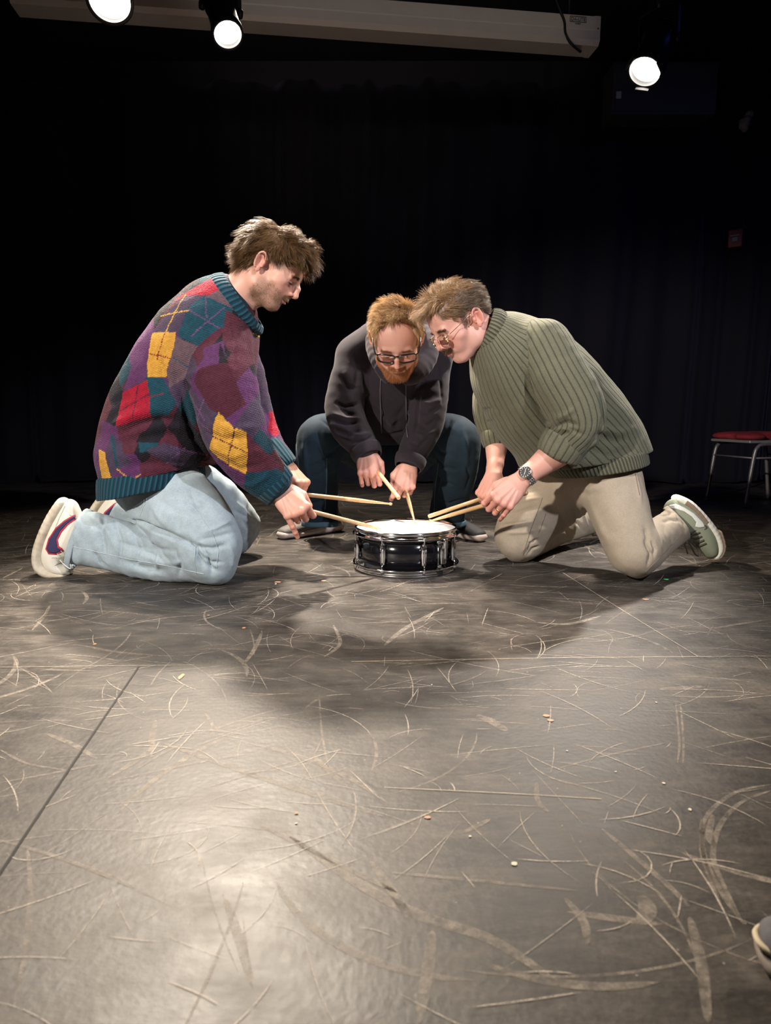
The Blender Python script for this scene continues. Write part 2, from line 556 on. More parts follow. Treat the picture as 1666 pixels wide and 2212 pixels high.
for i in range(260):                      # short scuffs and long arcs all over the stage
    y = .55+4.4*rnd.random()**1.15; x = rnd.uniform(-1, 1)*(.35+y*.62)
    r = rnd.choice([.25, .5, 1.2, 2.0]); a0 = rnd.uniform(0, 6.28); da = rnd.uniform(.15, .5)/max(r, .2)*.7
    L = [(x+r*(math.cos(a0+da*t/9)-math.cos(a0)), y+r*(math.sin(a0+da*t/9)-math.sin(a0))) for t in range(10)]
    parts.append(ribbon(L, rnd.choice([.0025, .004, .006, .011]), .0003+.0001*(i % 3)))
V, F = joinl(*parts)
tag(mesh_obj('scuff_marks', V, F, scuff_material('rubbed_paint', (.26, .225, .19), .38, .62), smooth_shade=False), kind='structure')
parts = []
for i in range(2300):                      # fine scratches
    y = .6+3.9*rnd.random()**.85; x = rnd.uniform(-1, 1)*(.35+y*.62)
    a0 = rnd.gauss(0, .6) if rnd.random() < .6 else rnd.uniform(0, 6.28); ln = rnd.uniform(.03, .24)*(.5+.25*y); c = rnd.gauss(0, .22) if rnd.random() < .8 else rnd.gauss(0, .6)
    L = [(x+ln*t/7*math.cos(a0+c*t/7), y+ln*t/7*math.sin(a0+c*t/7)) for t in range(8)]
    parts.append(ribbon(L, rnd.choice([.0008, .0012, .002]), .0009))
V, F = joinl(*parts)
tag(mesh_obj('scratches', V, F, scuff_material('scratched_paint', (.50, .44, .37), .34, .58, 90), smooth_shade=False), kind='structure')
# joints between the floor boards
parts = []
fl([(300, 1441), (150, 1662), (0, 1888), (-60, 1985)], .004, False, .0011)
V, F = joinl(*parts)
m = plain('dark_joint', (.006, .005, .005), .8)
tag(mesh_obj('trim_1', V, F, m.m, smooth_shade=False), kind='structure')
parts = []
fl([(-200, 1445), (0, 1442), (420, 1437)], .0025, False, .0011)
fl([(760, 1430), (1200, 1422), (1666, 1418), (1900, 1414)], .0035, False, .0011)
fl([(1215, 1237), (1360, 1328), (1510, 1420)], .003, False, .0011)
fl([(830, 1702), (1100, 1715), (1300, 1727)], .0022, False, .0011)
fl([(-100, 1079), (560, 1072), (760, 1071), (1100, 1075)], .004, False, .0011)
fl([(600, 1047), (900, 1047), (1300, 1050)], .006, False, .0011)
fl([(1120, 1108), (1500, 1113), (1800, 1115)], .004, False, .0011)
V, F = joinl(*parts)
tag(mesh_obj('trim_2', V, F, scuff_material('dusty_joint', (.42, .36, .28), .25, .6, 30), smooth_shade=False), kind='structure')
# flecks
def flecks(name, c, pts):
    parts = []
    for (p, w, d) in pts:
        g = G0(*p); n = 9; r = rnd.random()*6
        V = [(g[0]+w*math.cos(2*math.pi*j/n)*rnd.uniform(.7, 1.1), g[1]+d*math.sin(2*math.pi*j/n)*rnd.uniform(.7, 1.1), .0013) for j in range(n)]
        parts.append((np.array(V), [tuple(range(n))]))
    V, F = joinl(*parts)
    tag(mesh_obj(name, V, F, plain(name, c, .7).m, smooth_shade=False), kind='structure')
flecks('paint_flecks_orange', (.50, .26, .15), [((1181,1547),.007,.006), ((1190,1557),.006,.006), ((924,1767),.005,.004), ((527,1357),.006,.008), ((205,1392),.005,.006),
    ((392,1462),.006,.018), ((640,1758),.003,.003), ((1395,1295),.01,.01), ((600,1258),.012,.01), ((700,1255),.01,.008), ((450,1330),.004,.004)])
flecks('paint_flecks_pale', (.62, .55, .42), [((1111,1867),.005,.004), ((1434,1693),.003,.003), ((1491,1750),.003,.003), ((596,1262),.004,.008), ((1225,1623),.002,.002),
    ((1330,1668),.002,.002), ((933,1480),.002,.002), ((1418,1518),.002,.003), ((640,1780),.002,.002), ((1016,1808),.002,.002)])
flecks('paint_fleck_green', (.05, .75, .25), [((1439,1252),.009,.01)])

# black curtain at the back: hanging folds
def curtain():
    m = NT('black_velour'); v = m.obj()
    m.set(Roughness=.9, Specular_IOR_Level=.25)
    m.put(m.mix(m.noise(2.0, 4, v), (.0028, .0028, .006), (.0055, .0055, .011)), m.b.inputs['Base Color'])
    m.set(Sheen_Weight=.10, Sheen_Roughness=.5, Sheen_Tint=rgb(.5, .55, .9))
    m.bump(m.noise(220, 2, v), .3, .001)
    nx, nz = 520, 46
    xs = np.linspace(-4.9, 4.9, nx); zs = np.linspace(.012, 2.95, nz)
    X, Z = np.meshgrid(xs, zs, indexing='ij')
    ph = 11*X+1.6*np.sin(1.9*X+.4)+.35*np.sin(Z*1.3+X)
    Yc = 5.62+.05*np.sin(ph)+.03*np.sin(2.3*ph+1)+.02*np.sin(5.1*X+Z*.8)
    Yc += -.04*np.exp(-Z/.15)*np.sin(3*X)
    Zc = Z+.012*np.sin(7*X)*np.exp(-Z/.1)
    V = np.stack([X, Yc, Zc], -1).reshape(-1, 3)
    i = np.arange(nx-1)[:, None]*nz+np.arange(nz-1)[None]; i = i.ravel()
    F = np.stack([i, i+nz, i+nz+1, i+1], 1)
    o = mesh_obj('stage_curtain', V, F, m.m)
    md = o.modifiers.new('thickness', 'SOLIDIFY'); md.thickness = .004; md.offset = 0
    tag(o, 'black velour stage curtain hanging in folds across the back', 'curtain')
curtain()
M_BLACKWALL = (lambda m: (m.put(m.mix(m.noise(1.5, 4, m.obj()), (.006, .006, .012), (.013, .013, .022)), m.b.inputs['Base Color']), m.set(Roughness=.75), m.m)[-1])(NT('black_wall_paint'))
for nm, c, hf in [('wall_back', (0, 6.0, 1.6), (5.2, .05, 1.65)), ('wall_left', (-5.0, 2.7, 1.6), (.05, 4.1, 1.65)),
                  ('wall_right', (5.0, 2.7, 1.6), (.05, 4.1, 1.65)), ('wall_front', (0, -1.45, 1.6), (5.2, .05, 1.65)),
                  ('ceiling', (0, 2.7, 3.3), (5.2, 4.1, .05))]:
    V, F = boxm(c, hf); tag(mesh_obj(nm, V, F, M_BLACKWALL, smooth_shade=False), kind='structure')

# ------------------------------------------------------------------ projection screen housing
def screen_housing():
    a = P(1285, 78, 4.35); b = P(322, 6, 4.05)          # centre line of the case: right end, left part
    d = unit(b-a); a = a.copy()
    L = a+d*3.1; ax = d
    up = unit(vec(0,0,1)-ax*ax[2]); fr = np.cross(up, ax); fr = fr if fr[1] < 0 else -fr
    h, w = .078, .075
    sec = [(w, -h*.72), (w*.72, -h), (-w, -h), (-w, h), (w*.55, h), (w, h*.80), (w, -.004), (w*.97, -.010)]
    root = empty('projection_screen_case', tuple(lerp(a, L, .5)))
    def prism(p, q, sc=1.0):
        V = [p+fr*x*sc+up*z*sc for x, z in sec]+[q+fr*x*sc+up*z*sc for x, z in sec]; n = len(sec)
        F = [(i, (i+1) % n, n+(i+1) % n, n+i) for i in range(n)]+[tuple(range(n))[::-1], tuple(range(n, 2*n))]
        return np.array(V), F
    mt = NT('cream_enamel'); v = mt.obj(); mt.set(Roughness=.5)
    mt.put(mt.mix(mt.noise(9, 4, v), (.62, .57, .53), (.72, .67, .62)), mt.b.inputs['Base Color'])
    mesh_obj('case', *prism(a+d*.03, L), mt.m, root, False)
    tag(mesh_obj('end_cap', *prism(a, a+d*.03, 1.03), mt.m, root, False), 'cream end cap with a screw')
    V, F = lathe([(.0001, .003), (.004, .002), (.005, 0)], 12, a+fr*(w+.004)+up*.0+d*.014, frame(up, fr))
    mesh_obj('screw', V, F, plain('steel', (.2,.2,.2), .3, 1).m, root)
    # maker's plate: frame and lettering
    c = a+d*.13+up*.040+fr*(w+.002)
    dk = plain('plate_ink', (.03, .03, .03), .6).m
    fm = []
    M = np.stack([-d, fr, up], 1)
    for (x, z, hx, hz) in [(0, .0135, .047, .0012), (0, -.0135, .047, .0012), (-.046, 0, .0012, .0135), (.046, 0, .0012, .0135)]:
        fm.append(boxm(c-d*x+up*z, (hx, .0008, hz), M))
    mesh_obj('nameplate', *joinl(*fm), dk, root, False)
    for txt, sz, dz in (('DA-LITE', .023, -.008), ('SCREEN', .009, -.026)):
        cu = bpy.data.curves.new('lettering', 'FONT'); cu.body = txt; cu.size = sz; cu.align_x = 'CENTER'; cu.extrude = .0006
        o = bpy.data.objects.new('lettering', cu); link(o)
        dg = bpy.context.evaluated_depsgraph_get(); me = bpy.data.meshes.new_from_object(o.evaluated_get(dg)); bpy.data.objects.remove(o)
        W = np.array([v_.co[:] for v_ in me.vertices]); FF = [tuple(p_.vertices) for p_ in me.polygons]
        W = c+W[:, 0:1]*(-d)+W[:, 1:2]*up+W[:, 2:3]*fr+up*dz+fr*.001
        mesh_obj('lettering', W, FF, dk, root, False)
    tag(root, 'long cream projection screen case hung under the dark ceiling', 'projector screen')
    # hangers up to the ceiling
    for t in (.05, .5, .97):
        p = lerp(a, L, t)+up*h
        mesh_obj('hanger', *tube([p-up*.01, vec(p[0], p[1], 3.26)], .008, 8), plain('black_steel', (.02,.02,.02), .5).m, root)
    # black cable hanging over the right end of the case
    pts = [P(1180, -60, 4.2), P(1205, 10, 4.23), P(1219, 45, 4.245), P(1222, 72, 4.25), P(1235, 95, 4.26), P(1255, 112, 4.30)]
    c2 = mesh_obj('cable', *tube(catmull(pts, 6), .007, 8), plain('black_rubber', (.006,.006,.006), .6).m)
    tag(c2, 'black cable hanging over the right end of the screen case', 'cable')
screen_housing()

# ------------------------------------------------------------------ stage lanterns
M_LANT = plain('black_lantern_enamel', (.014, .014, .017), .38, .3).m
M_YOKE = plain('black_yoke_steel', (.03, .03, .032), .45, .6).m
def emis(name, c, s):
    m = NT(name); m.set(Base_Color=rgb(*c), Emission_Color=rgb(*c), Emission_Strength=s); return m.m
M_LENS = emis('lit_lens', (1, .93, .82), 25)
def lantern(key, R, ln, label, shutters=False):
    lo, ta = map(np.array, LAMPS[key]); z = unit(ta-lo)
    root = empty('stage_lantern', tuple(lo))
    M = frame(np.cross(vec(0,0,1), z), z)
    prof = [(R*.93, .03), (R*1.08, .035), (R*1.10, .0), (R*1.02, -.015), (R*1.0, -ln*.55), (R*1.12, -ln*.57), (R*1.12, -ln*.60), (R*.98, -ln*.62), (R*.9, -ln*.95), (R*.6, -ln), (.001, -ln)]
    V, F = lathe(prof, 48, lo, M)
    V2, F2 = lathe([(R*.93, .03), (R*.9, -.005), (.001, -.01)], 48, lo, M)
    mesh_obj('body', *joinl((V, F), (V2, F2)), M_LANT, root)
    V, F = lathe([(.0005, .016), (R*.45, .014), (R*.75, .009), (R*.90, .003)], 48, lo, M)
    tag(mesh_obj('lens', V, F, M_LENS, root), 'glowing round lens')
    for q in range(5):                      # cooling ribs
        V, F = lathe([(R*1.0, -.001), (R*1.06, -.001), (R*1.06, .003), (R*1.0, .003)], 40, lo-z*(ln*(.64+.06*q)), M)
        mesh_obj('cooling_rib', V, F, M_LANT, root)
    # yoke and clamp
    piv = lo-z*ln*.5; sx = unit(np.cross(vec(0,0,1), z))
    top = vec(piv[0], piv[1], piv[2]+R*2.1)
    w = R*1.22
    pts = [piv+sx*w, piv+sx*w+(top-piv)*.7, piv+sx*w*.85+(top-piv), piv-sx*w*.85+(top-piv), piv-sx*w+(top-piv)*.7, piv-sx*w]
    mesh_obj('yoke', *tube(catmull(pts, 4), .007, 8, flat=(2.2, .6)), M_YOKE, root)
    for s_ in (1, -1):
        V, F = lathe([(.001, .02), (.018, .02), (.021, .012), (.021, 0), (.001, 0)], 12, piv+sx*w*s_*.98, frame(z, sx*s_))
        mesh_obj('tilt_knob', V, F, M_YOKE, root)
    mesh_obj('clamp', *joinl(tube([top, top+vec(0,0,.07)], .014, 10), boxm(top+vec(0,0,.09), (.028, .022, .035), None, .006)), M_YOKE, root)
    if top[2]+.12 < 3.25: mesh_obj('hanging_pipe', *tube([top+vec(0,0,.1), vec(top[0], top[1], 3.26)], .017, 12), M_YOKE, root)
    if shutters:
        for a in (0, 2.1, 4.2):
            q = M@vec(math.cos(a), math.sin(a), 0)
            V, F = boxm(lo+q*R*1.05+z*.02, (.004, .03, .03), np.stack([q, np.cross(z, q), z], 1), .001)
            mesh_obj('lens_clip', V, F, M_YOKE, root)
        V, F = lathe([(R*.50, .020), (R*.53, .020)], 30, lo+z*.0, M)
    tag(root, label, 'stage light', 'stage lanterns over the stage')
lantern('A', .080, .30, 'brightest stage lantern, cut off by the top edge at the far left')
lantern('B', .062, .30, 'black tube stage lantern in front of the left end of the screen case')
lantern('C', .074, .28, 'stage lantern hanging alone right of the screen case', True)

# grey loudspeaker panel on the back wall behind the right lantern
def wall_things():
    q = [P(1300, 262, 5.3), P(1530, 262, 5.3), P(1532, 150, 5.3), P(1330, 150, 5.3)]
    c = np.mean(q, 0)
    V, F = boxm(c, ((q[1]-q[0])[0]*.48, .12, (q[2]-q[1])[2]*.5), None, .012)
    root = empty('wall_speaker', tuple(c))
    gm = NT('dark_grey_cloth'); gm.set(Base_Color=rgb(.035,.035,.037), Roughness=.8)
    mesh_obj('cabinet', V, F, gm.m, root, False)
    p = P(1337, 205, 5.16)
    mesh_obj('paper_label', *boxm(p, (.017, .003, .022), None, .001), plain('faded_paper', (.42,.40,.38), .8).m, root, False)
    mesh_obj('bracket', *boxm(vec(c[0], 5.56, c[2]), (.05, .2, .03), None, .004), M_YOKE, root, False)
    mesh_obj('grille', *boxm(c-vec(0,.122,0), ((q[1]-q[0])[0]*.44, .004, (q[2]-q[1])[2]*.44), None, .002), gm.m, root, False)
    tag(root, 'dark grey speaker cabinet high on the back wall with a small pale label', 'speaker')
    # crumpled pale paper ball stuck on the wall
    f = Field(); c = P(1612, 262, 5.56)
    for i in range(9):
        r = np.random.RandomState(i); f.ball(c+r.uniform(-1, 1, 3)*vec(.02, .012, .045), r.uniform(.022, .036), k=.006)
    V, F = f.mesh(.005); V = V+vnormals(V, F)*(noise3(V, 60, 3)*.004)[:, None]
    tag(mesh_obj('paper_wad', V, F, plain('crumpled_paper', (.30,.26,.22), .9).m), 'small crumpled pale wad stuck high on the curtain at right', 'paper')
    # red fire alarm call point
    c = P(1590, 516, 5.57); root = empty('fire_alarm_box', tuple(c))
    rd = plain('red_plastic', (.14, .005, .009), .5).m
    M = np.stack([unit(vec(.8, -.6, 0)), unit(vec(.6, .8, 0)), vec(0, 0, 1)], 1)
    mesh_obj('housing', *boxm(c, (.05, .03, .065), M, .008), rd, root, False)
    mesh_obj('pull_bar', *joinl(boxm(c-M[:, 1]*.034+vec(0,0,.018), (.032, .006, .006), M, .002), boxm(c-M[:, 1]*.034-vec(0,0,.01), (.02, .005, .016), M, .002)), plain('white_plastic', (.16,.15,.15), .4).m, root, False)
    mesh_obj('conduit', *tube([c+vec(.05, .0, .04), c+vec(.05, 0, .16)], .008, 8), M_YOKE, root)
    tag(root, 'small red fire alarm box on the dark back wall at right', 'fire alarm')
wall_things()

# ------------------------------------------------------------------ snare drum
def drum():
    R = .173; cx, cy = P(877, 1140, 2.545)[0], 2.545
    H = .154
    root = empty('snare_drum', (cx, cy, 0))
    chrome = plain('chrome', (.78,.78,.80), .09, 1.0).m
    sh = NT('black_gloss_lacquer'); sh.set(Base_Color=rgb(.006,.006,.008), Roughness=.12, Coat_Weight=.6, Coat_Roughness=.05)
    V, F = lathe([(R-.008, .014), (R, .014), (R, H-.016), (R-.008, H-.016)], 96, (cx, cy, 0), closed=True)
    mesh_obj('shell', V, F, sh.m, root)
    hd = NT('coated_drumhead'); v = hd.obj()
    hd.put(hd.mix(hd.ramp(hd.noise(24, 5, v, .7), [(.5, 0), (.75, .5)]), (.86,.85,.82), (.62,.60,.56)), hd.b.inputs['Base Color']); hd.set(Roughness=.45)
    V, F = lathe([(.0005, H-.006), (.09, H-.006), (R-.004, H-.0065), (R+.004, H-.012), (R+.006, H-.022)], 96, (cx, cy, 0))
    mesh_obj('batter_head', V, F, hd.m, root)
    V, F = lathe([(.0005, .0075), (R, .0075), (R+.005, .013), (R+.005, .02)], 96, (cx, cy, 0))
    mesh_obj('resonant_head', V, F, hd.m, root)
    def hoop(z0, s):
        pr = [(R+.0075, 0), (R+.0105, -.001), (R+.012, -.004), (R+.0105, -.008), (R+.010, -.014), (R+.0135, -.018), (R+.0195, -.0215), (R+.0205, -.0245), (R+.018, -.0265), (R+.0085, -.026), (R+.0075, -.014)]
        V, F = lathe([(r, z0+z*s) for r, z in pr], 128, (cx, cy, 0), closed=True); return V, F
    tag(mesh_obj('hoop', *hoop(H, 1), chrome, root), 'chrome top hoop')
    tag(mesh_obj('hoop', *hoop(0.0005, -1), chrome, root), 'chrome bottom hoop')
    for i in range(8):
        a = math.radians(-90+15+i*45+3); d = vec(math.cos(a), math.sin(a), 0); t = vec(-d[1], d[0], 0); c = vec(cx, cy, 0)
        M = np.stack([t, d, vec(0,0,1)], 1)
        f = Field(); b0 = c+d*(R+.009)
        f.cone(b0+vec(0,0,.046), b0+vec(0,0,.110), (.0085, .0075), (.0085, .0075), side=t, k=.003)
        f.ball(b0+vec(0,0,.081), (.0105, .0085, .038), np.stack([t, d, vec(0,0,1)]), k=.004)
        f.cone(c+d*R+vec(0,0,.066), b0+vec(0,0,.066), .007, .007, k=.003); f.cone(c+d*R+vec(0,0,.096), b0+vec(0,0,.096), .007, .007, k=.003)
        V, F = f.mesh(.0016)
        lug = mesh_obj('lug', V, F, chrome, root)
        # ridges down the lug face
        rd = [tube([b0+d*.0085+t*x+vec(0,0,.052), b0+d*.010+t*x+vec(0,0,.081), b0+d*.0085+t*x+vec(0,0,.110)], .0012, 6) for x in (-.005, .005)]
        for sgn, z0, z1 in ((1, .108, .145), (-1, .050, .010)):
            q = c+d*(R+.0155)
            rd.append(tube([q+vec(0,0,z0), q+vec(0,0,z1)], .0026, 8))
            zz = H-.0245+.004 if sgn > 0 else .0245-.004
            rd.append(lathe([(.001, -.005), (.0055, -.005), (.006, 0), (.0055, .005), (.0035, .006), (.0035, .012), (.001, .012)], 10, q+vec(0,0,zz), np.diag([1,1,float(sgn)])))
        tag(mesh_obj('tension_rod', *joinl(*rd), chrome, lug), 'chrome tension rods')
        for z in (H-.0235, .0235): mesh_obj('hoop_ear', *boxm(c+d*(R+.017)+vec(0,0,z), (.010, .007, .0016), M, .001), chrome, lug)
    # snare strainer (throw-off)
    a = math.radians(-90+39); d = vec(math.cos(a), math.sin(a), 0); t = vec(-d[1], d[0], 0); c = vec(cx, cy, 0)+d*(R+.008)
    M = np.stack([t, d, vec(0,0,1)], 1)
    st = joinl(boxm(c+t*.012+vec(0,0,.075), (.013, .007, .036), M, .004), boxm(c+t*.014+d*.008+vec(0,0,.112), (.010, .008, .018), M, .004),
               tube([c-t*.012+d*.004+vec(0,0,.034), c-t*.012+d*.004+vec(0,0,.118)], .0025, 8),
               lathe([(.001,.006),(.008,.005),(.009,0),(.008,-.005),(.001,-.006)], 14, c-t*.012+d*.004+vec(0,0,.120)),
               lathe([(.001,.005),(.008,.004),(.009,0),(.008,-.004),(.001,-.005)], 14, c-t*.010+d*.006+vec(0,0,.036)),
               boxm(c-t*.002+d*.002+vec(0,0,.118), (.014, .005, .004), M, .002))
    so = mesh_obj('strainer', *st, chrome, root)
    f = Field(); f.cone(c+t*.014+d*.016+vec(0,0,.125), c+t*.014+d*.012+vec(0,0,.060), (.008, .0035), (.0045, .003), side=t, k=.002)
    V, F = f.mesh(.0015); mesh_obj('throw_lever', V, F, chrome, so)
    tag(mesh_obj('snare_strap', *boxm(c-t*.002+d*.001+vec(0,0,.016), (.012, .004, .014), M, .001), plain('black_cord', (.01,.01,.01), .6).m, so), 'black strap')
    # snare wires under the drum
    w = [tube([vec(cx-.12*math.sin(.66)*1-.02+.004*j, cy-.13, .005), vec(cx-.02+.05+.004*j, cy+.13, .005)], .0009, 5) for j in range(8)]
    mesh_obj('snare_wires', *joinl(*w), chrome, root)
    tag(root, 'small black snare drum with chrome hoops standing on the floor', 'snare drum')
drum()

# ------------------------------------------------------------------ red padded stacking chair at the right edge
def chair():
    grey = plain('grey_painted_tube', (.20,.19,.20), .4, .5).m
    fab = NT('red_upholstery'); v = fab.obj(); fab.put(fab.mix(fab.noise(30, 3, v), (.17,.007,.013), (.24,.015,.02)), fab.b.inputs['Base Color']); fab.set(Roughness=.85); fab.bump(fab.noise(300,2,v), .4, .001)
    fA, fB = G0(1526, 1082), G0(1609, 1097)      # feet of the side frame turned to the camera: far-left and near
    dd = unit(fB-fA); back = unit(vec(-dd[1], dd[0], 0)); back = back if back[0] > 0 else -back
    w = np.linalg.norm(fB-fA)
    root = empty('stacking_chair', tuple((fA+fB)/2+back*.2))
    fA2, fB2 = fA+back*.46+dd*.0, fB+back*.46
    up = vec(0,0,1)
    def leg(f, lean): return [f+up*.012, f+up*.25+lean*.55, f+up*.395+lean*.9]
    ins = back*.05
    for f in (fA, fB):
        pts = [f+up*.012, f+ins*.55+up*.25, f+ins*.86+up*.365, f+ins*1.15+up*.405, f+ins*1.9+up*.425, f+back*.23+up*.428]
        mesh_obj('leg', *tube(catmull(pts, 5), .0115, 10), grey, root)
    for f in (fA2, fB2):
        pts = [f+up*.012, f-ins*.55+up*.25, f-ins*.86+up*.365, f-ins*1.15+up*.405, f-ins*1.9+up*.425, f-back*.23+up*.428]
        mesh_obj('leg', *tube(catmull(pts, 5), .0115, 10), grey, root)
    for f in (fA, fB, fA2, fB2):
        mesh_obj('foot_cap', *lathe([(.001, 0), (.013, 0), (.014, .012), (.012, .022), (.001, .022)], 14, f), plain('grey_rubber', (.05,.05,.05), .7).m, root)
    mesh_obj('stretcher', *tube([fA+ins*.7+up*.335, fB+ins*.7+up*.335], .006, 8), grey, root)
    mesh_obj('stretcher', *tube([fA2-ins*.7+up*.335, fB2-ins*.7+up*.335], .006, 8), grey, root)
    mesh_obj('stretcher', *tube([fB+ins*.75+up*.335, fB2-ins*.7+up*.335], .006, 8), grey, root)
    c = (fA+fB+fA2+fB2)/4
    M = np.stack([dd, back, up], 1)
    V, F = boxm(c+up*.444, (w*.5+.0, .225, .009), M, .004)
    mesh_obj('seat_pan', V, F, plain('pale_steel', (.45,.43,.42), .35, .6).m, root, False)
    f = Field(); h = (w*.5+.0, .235)
    for sx in (-1, 1):
        for sy in (-1, 1): f.ball(c+dd*sx*(h[0]-.07)+back*sy*(h[1]-.07)+up*.475, (.085, .085, .028), M.T, k=.06)
    f.cone(c-dd*(h[0]-.1)+up*.475, c+dd*(h[0]-.1)+up*.475, (.19, .034), (.19, .034), side=back, k=.03, cap=.3)
    V, F = f.mesh(.008, relax=3); mesh_obj('seat_cushion', V, F, fab.m, root)
    # backrest (beyond the picture edge)
    for s_ in (-1, 1):
        p = c+dd*s_*(w*.5)+back*.23
        mesh_obj('back_upright', *tube(catmull([p+up*.41, p+up*.55+back*.02, p+up*.84+back*.07], 6), .011, 10), grey, root)
    f = Field(); p = c+back*.28+up*.72
    f.ball(p, (w*.46, .028, .13), M.T); V, F = f.mesh(.01, relax=2); mesh_obj('backrest', V, F, fab.m, root)
    root.scale = (1, 1, .87)
    tag(root, 'red padded chair with grey tube legs in the dark at the right edge', 'chair')
chair()
# ------------------------------------------------------------------ people: heads, hands, hair
def skin_mat(name, base, sss=.12):
    m = NT(name); v = m.obj(); a = m.attr('Col').outputs['Color']
    blot = m.noise(35, 4, v, .6)
    c = m.mix(1.0, a, m.mix(blot, (.93,.90,.90), (1.05,1.03,1.03)), 'MULTIPLY')
    m.put(c, m.b.inputs['Base Color'])
    m.set(Roughness=.48, Subsurface_Weight=sss, Subsurface_Scale=.02, Specular_IOR_Level=.4)
    m.b.inputs['Subsurface Radius'].default_value = (1.0, .35, .2)
    m.bump(m.math('ADD', m.noise(420, 3, v, .6), m.math('MULTIPLY', m.noise(90, 3, v, .6), .6)), .22, .0006)
    return m.m

def head_field(p, neck_to, neck_r=.058):
    """local axes: x to the person's left, y out of the face, z up; origin midway between the ear canals"""
    f = Field(); B = lambda c, r, k=.012, op='+', M=None: f.ball(c, r, M, k, op)
    def Bs(c, r, k=.01, op='+'):
        for s in (-1, 1): f.ball((c[0]*s, c[1], c[2]), r, None, k, op)
    B((0, -.008, .052), (.077, .094, .078), .01)                     # cranium
    B((0, -.035, .040), (.070, .066, .070), .02)
    B((0, .040, .055), (.062, .056, .062), .02)                      # forehead
    B((0, .045, .000), (.060, .050, .062), .02)                      # mid face
    B((0, .050, -.040), (.044, .042, .045), .02)                     # maxilla / mouth barrel
    B((0, .052, -.068), (.034+p.get('jaw', 0), .036, .024), .02)     # jaw front
    B((0, .071, -.078), (.019+p.get('chin', 0), .018, .015), .016)   # chin
    Bs((.049+p.get('jaw', 0)*.6, .012, -.045), (.015, .030, .030), .022)    # jaw angle
    for s in (-1, 1):
        f.cone((s*(.050+p.get('jaw', 0)*.6), .010, -.055), (s*.020, .066, -.080), (.013, .013), (.013, .012), k=.018)
    B((0, .02, -.045), (.045, .05, .03), .02)
    Bs((.047, .055, -.010), (.018, .018, .014), .022)                # cheek bones
    Bs((.030, .066, -.034), (.020, .016, .020), .020)                # cheeks
    Bs((.024, .084, .034), (.022, .010, .0085), .012)                # brow ridge
    B((0, .088, .040), (.016, .010, .012), .014)
    Bs((.032, .0935, .012), (.0175, .0135, .0125), .012, '-')         # eye sockets
    Bs((.015, .100, .010), (.006, .008, .009), .008, '-')
    # eyeball covered by lids
    Bs((.0315, .0745, .012), (.0138, .0130, .0128), .003)
    lid = p.get('lid', .5)
    for s in (-1, 1):
        f.cone((s*.019, .0835, .0125-.004*lid), (s*.032, .0885, .0120-.004*lid), .0020, .0024, k=.0022)     # upper lid edge
        f.cone((s*.032, .0885, .0120-.004*lid), (s*.045, .0795, .0105-.004*lid), .0024, .0018, k=.0022)
        f.cone((s*.020, .0825, .0040), (s*.032, .0865, .0020), .0016, .0019, k=.003)
        f.cone((s*.032, .0865, .0020), (s*.044, .0785, .0040), .0019, .0016, k=.003)
        f.cone((s*.018, .088, .026), (s*.043, .082, .023), .0055, .0045, k=.009)
        f.cone((s*.046, .070, .004), (s*.052, .052, .010), .008, .010, k=.012)
    # nose
    f.ball((0, .080, .010), (.0115, .019, .024), None, .006)
    f.ball((0, .088, -.010), (.0125, .012, .014), None, .006)
    nl = p.get('nose', 1.0)
    tip = vec(0, .0945+.0215*nl, -.013)
    f.cone((0, .089, .028), (0, .1035+.004*nl, .008), (.0065, .008), (.0075, .009), side=(1,0,0), k=.010)
    f.cone((0, .1035+.004*nl, .008), tip-vec(0,.004,-.001), (.0075, .009), (.0088, .0085), side=(1,0,0), k=.006)
    f.ball(tip-vec(0,.0035,.0005), (.0092, .0090, .0080), None, .006)
    Bs((.0125, .1000, -.0165), (.0068, .0100, .0072), .006)
    B((0, .101, -.0215), (.0045, .011, .005), .006)
    Bs((.0075, .1040, -.0245), (.0034, .0056, .0034), .002, '-')
    # philtrum, lips
    B((0, .092, -.034), (.020, .010, .011), .010)
    mo = p.get('mouth', 0.0)
    for s in (-1, 1):
        f.cone((0, .1015, -.0390), (s*.013, .0975, -.0395), (.0045, .0038), (.0038, .0032), side=(1,0,0), k=.004)
        f.cone((s*.013, .0975, -.0395), (s*.0245, .0880, -.0425), (.0034, .0030), (.0018, .0018), side=(1,0,0), k=.004)
        f.cone((0, .0985, -.0495-mo), (s*.012, .0950, -.0487-mo), (.0052, .0045), (.0044, .0040), side=(1,0,0), k=.004)
        f.cone((s*.012, .0950, -.0487-mo), (s*.0235, .0870, -.0445), (.0040, .0036), (.0018, .0016), side=(1,0,0), k=.004)
        f.cone((s*.017, .094, -.020), (s*.030, .081, -.043), .0042, .0040, k=.010)       # nasolabial
        f.cone((0, .1040, -.0436-mo*.5), (s*.013, .1000, -.0436-mo*.5), .0011+mo*.35, .0011+mo*.3, k=.0022, op='-')
        f.cone((s*.013, .1000, -.0436-mo*.5), (s*.0245, .0900, -.0440), .0011, .0008, k=.0022, op='-')
    B((0, .100, -.0605), (.017, .0075, .0048), .007, '-')
    # neck
    nt = np.asarray(neck_to, float)
    f.cone((0, -.018, -.035), nt, (neck_r, neck_r*1.0), (neck_r*1.08, neck_r*1.05), side=(1,0,0), k=.018)
    f.cone((0, .030, -.075), lerp(vec(0, .02, -.08), nt, .9)+vec(0, .02, 0), .022, .028, k=.02)
    for s in (-1, 1):
        f.cone((s*.050, -.024, -.038), lerp(vec(s*.05, 0, -.05), nt, .95)+vec(0, .035, 0), .012, .011, k=.020)
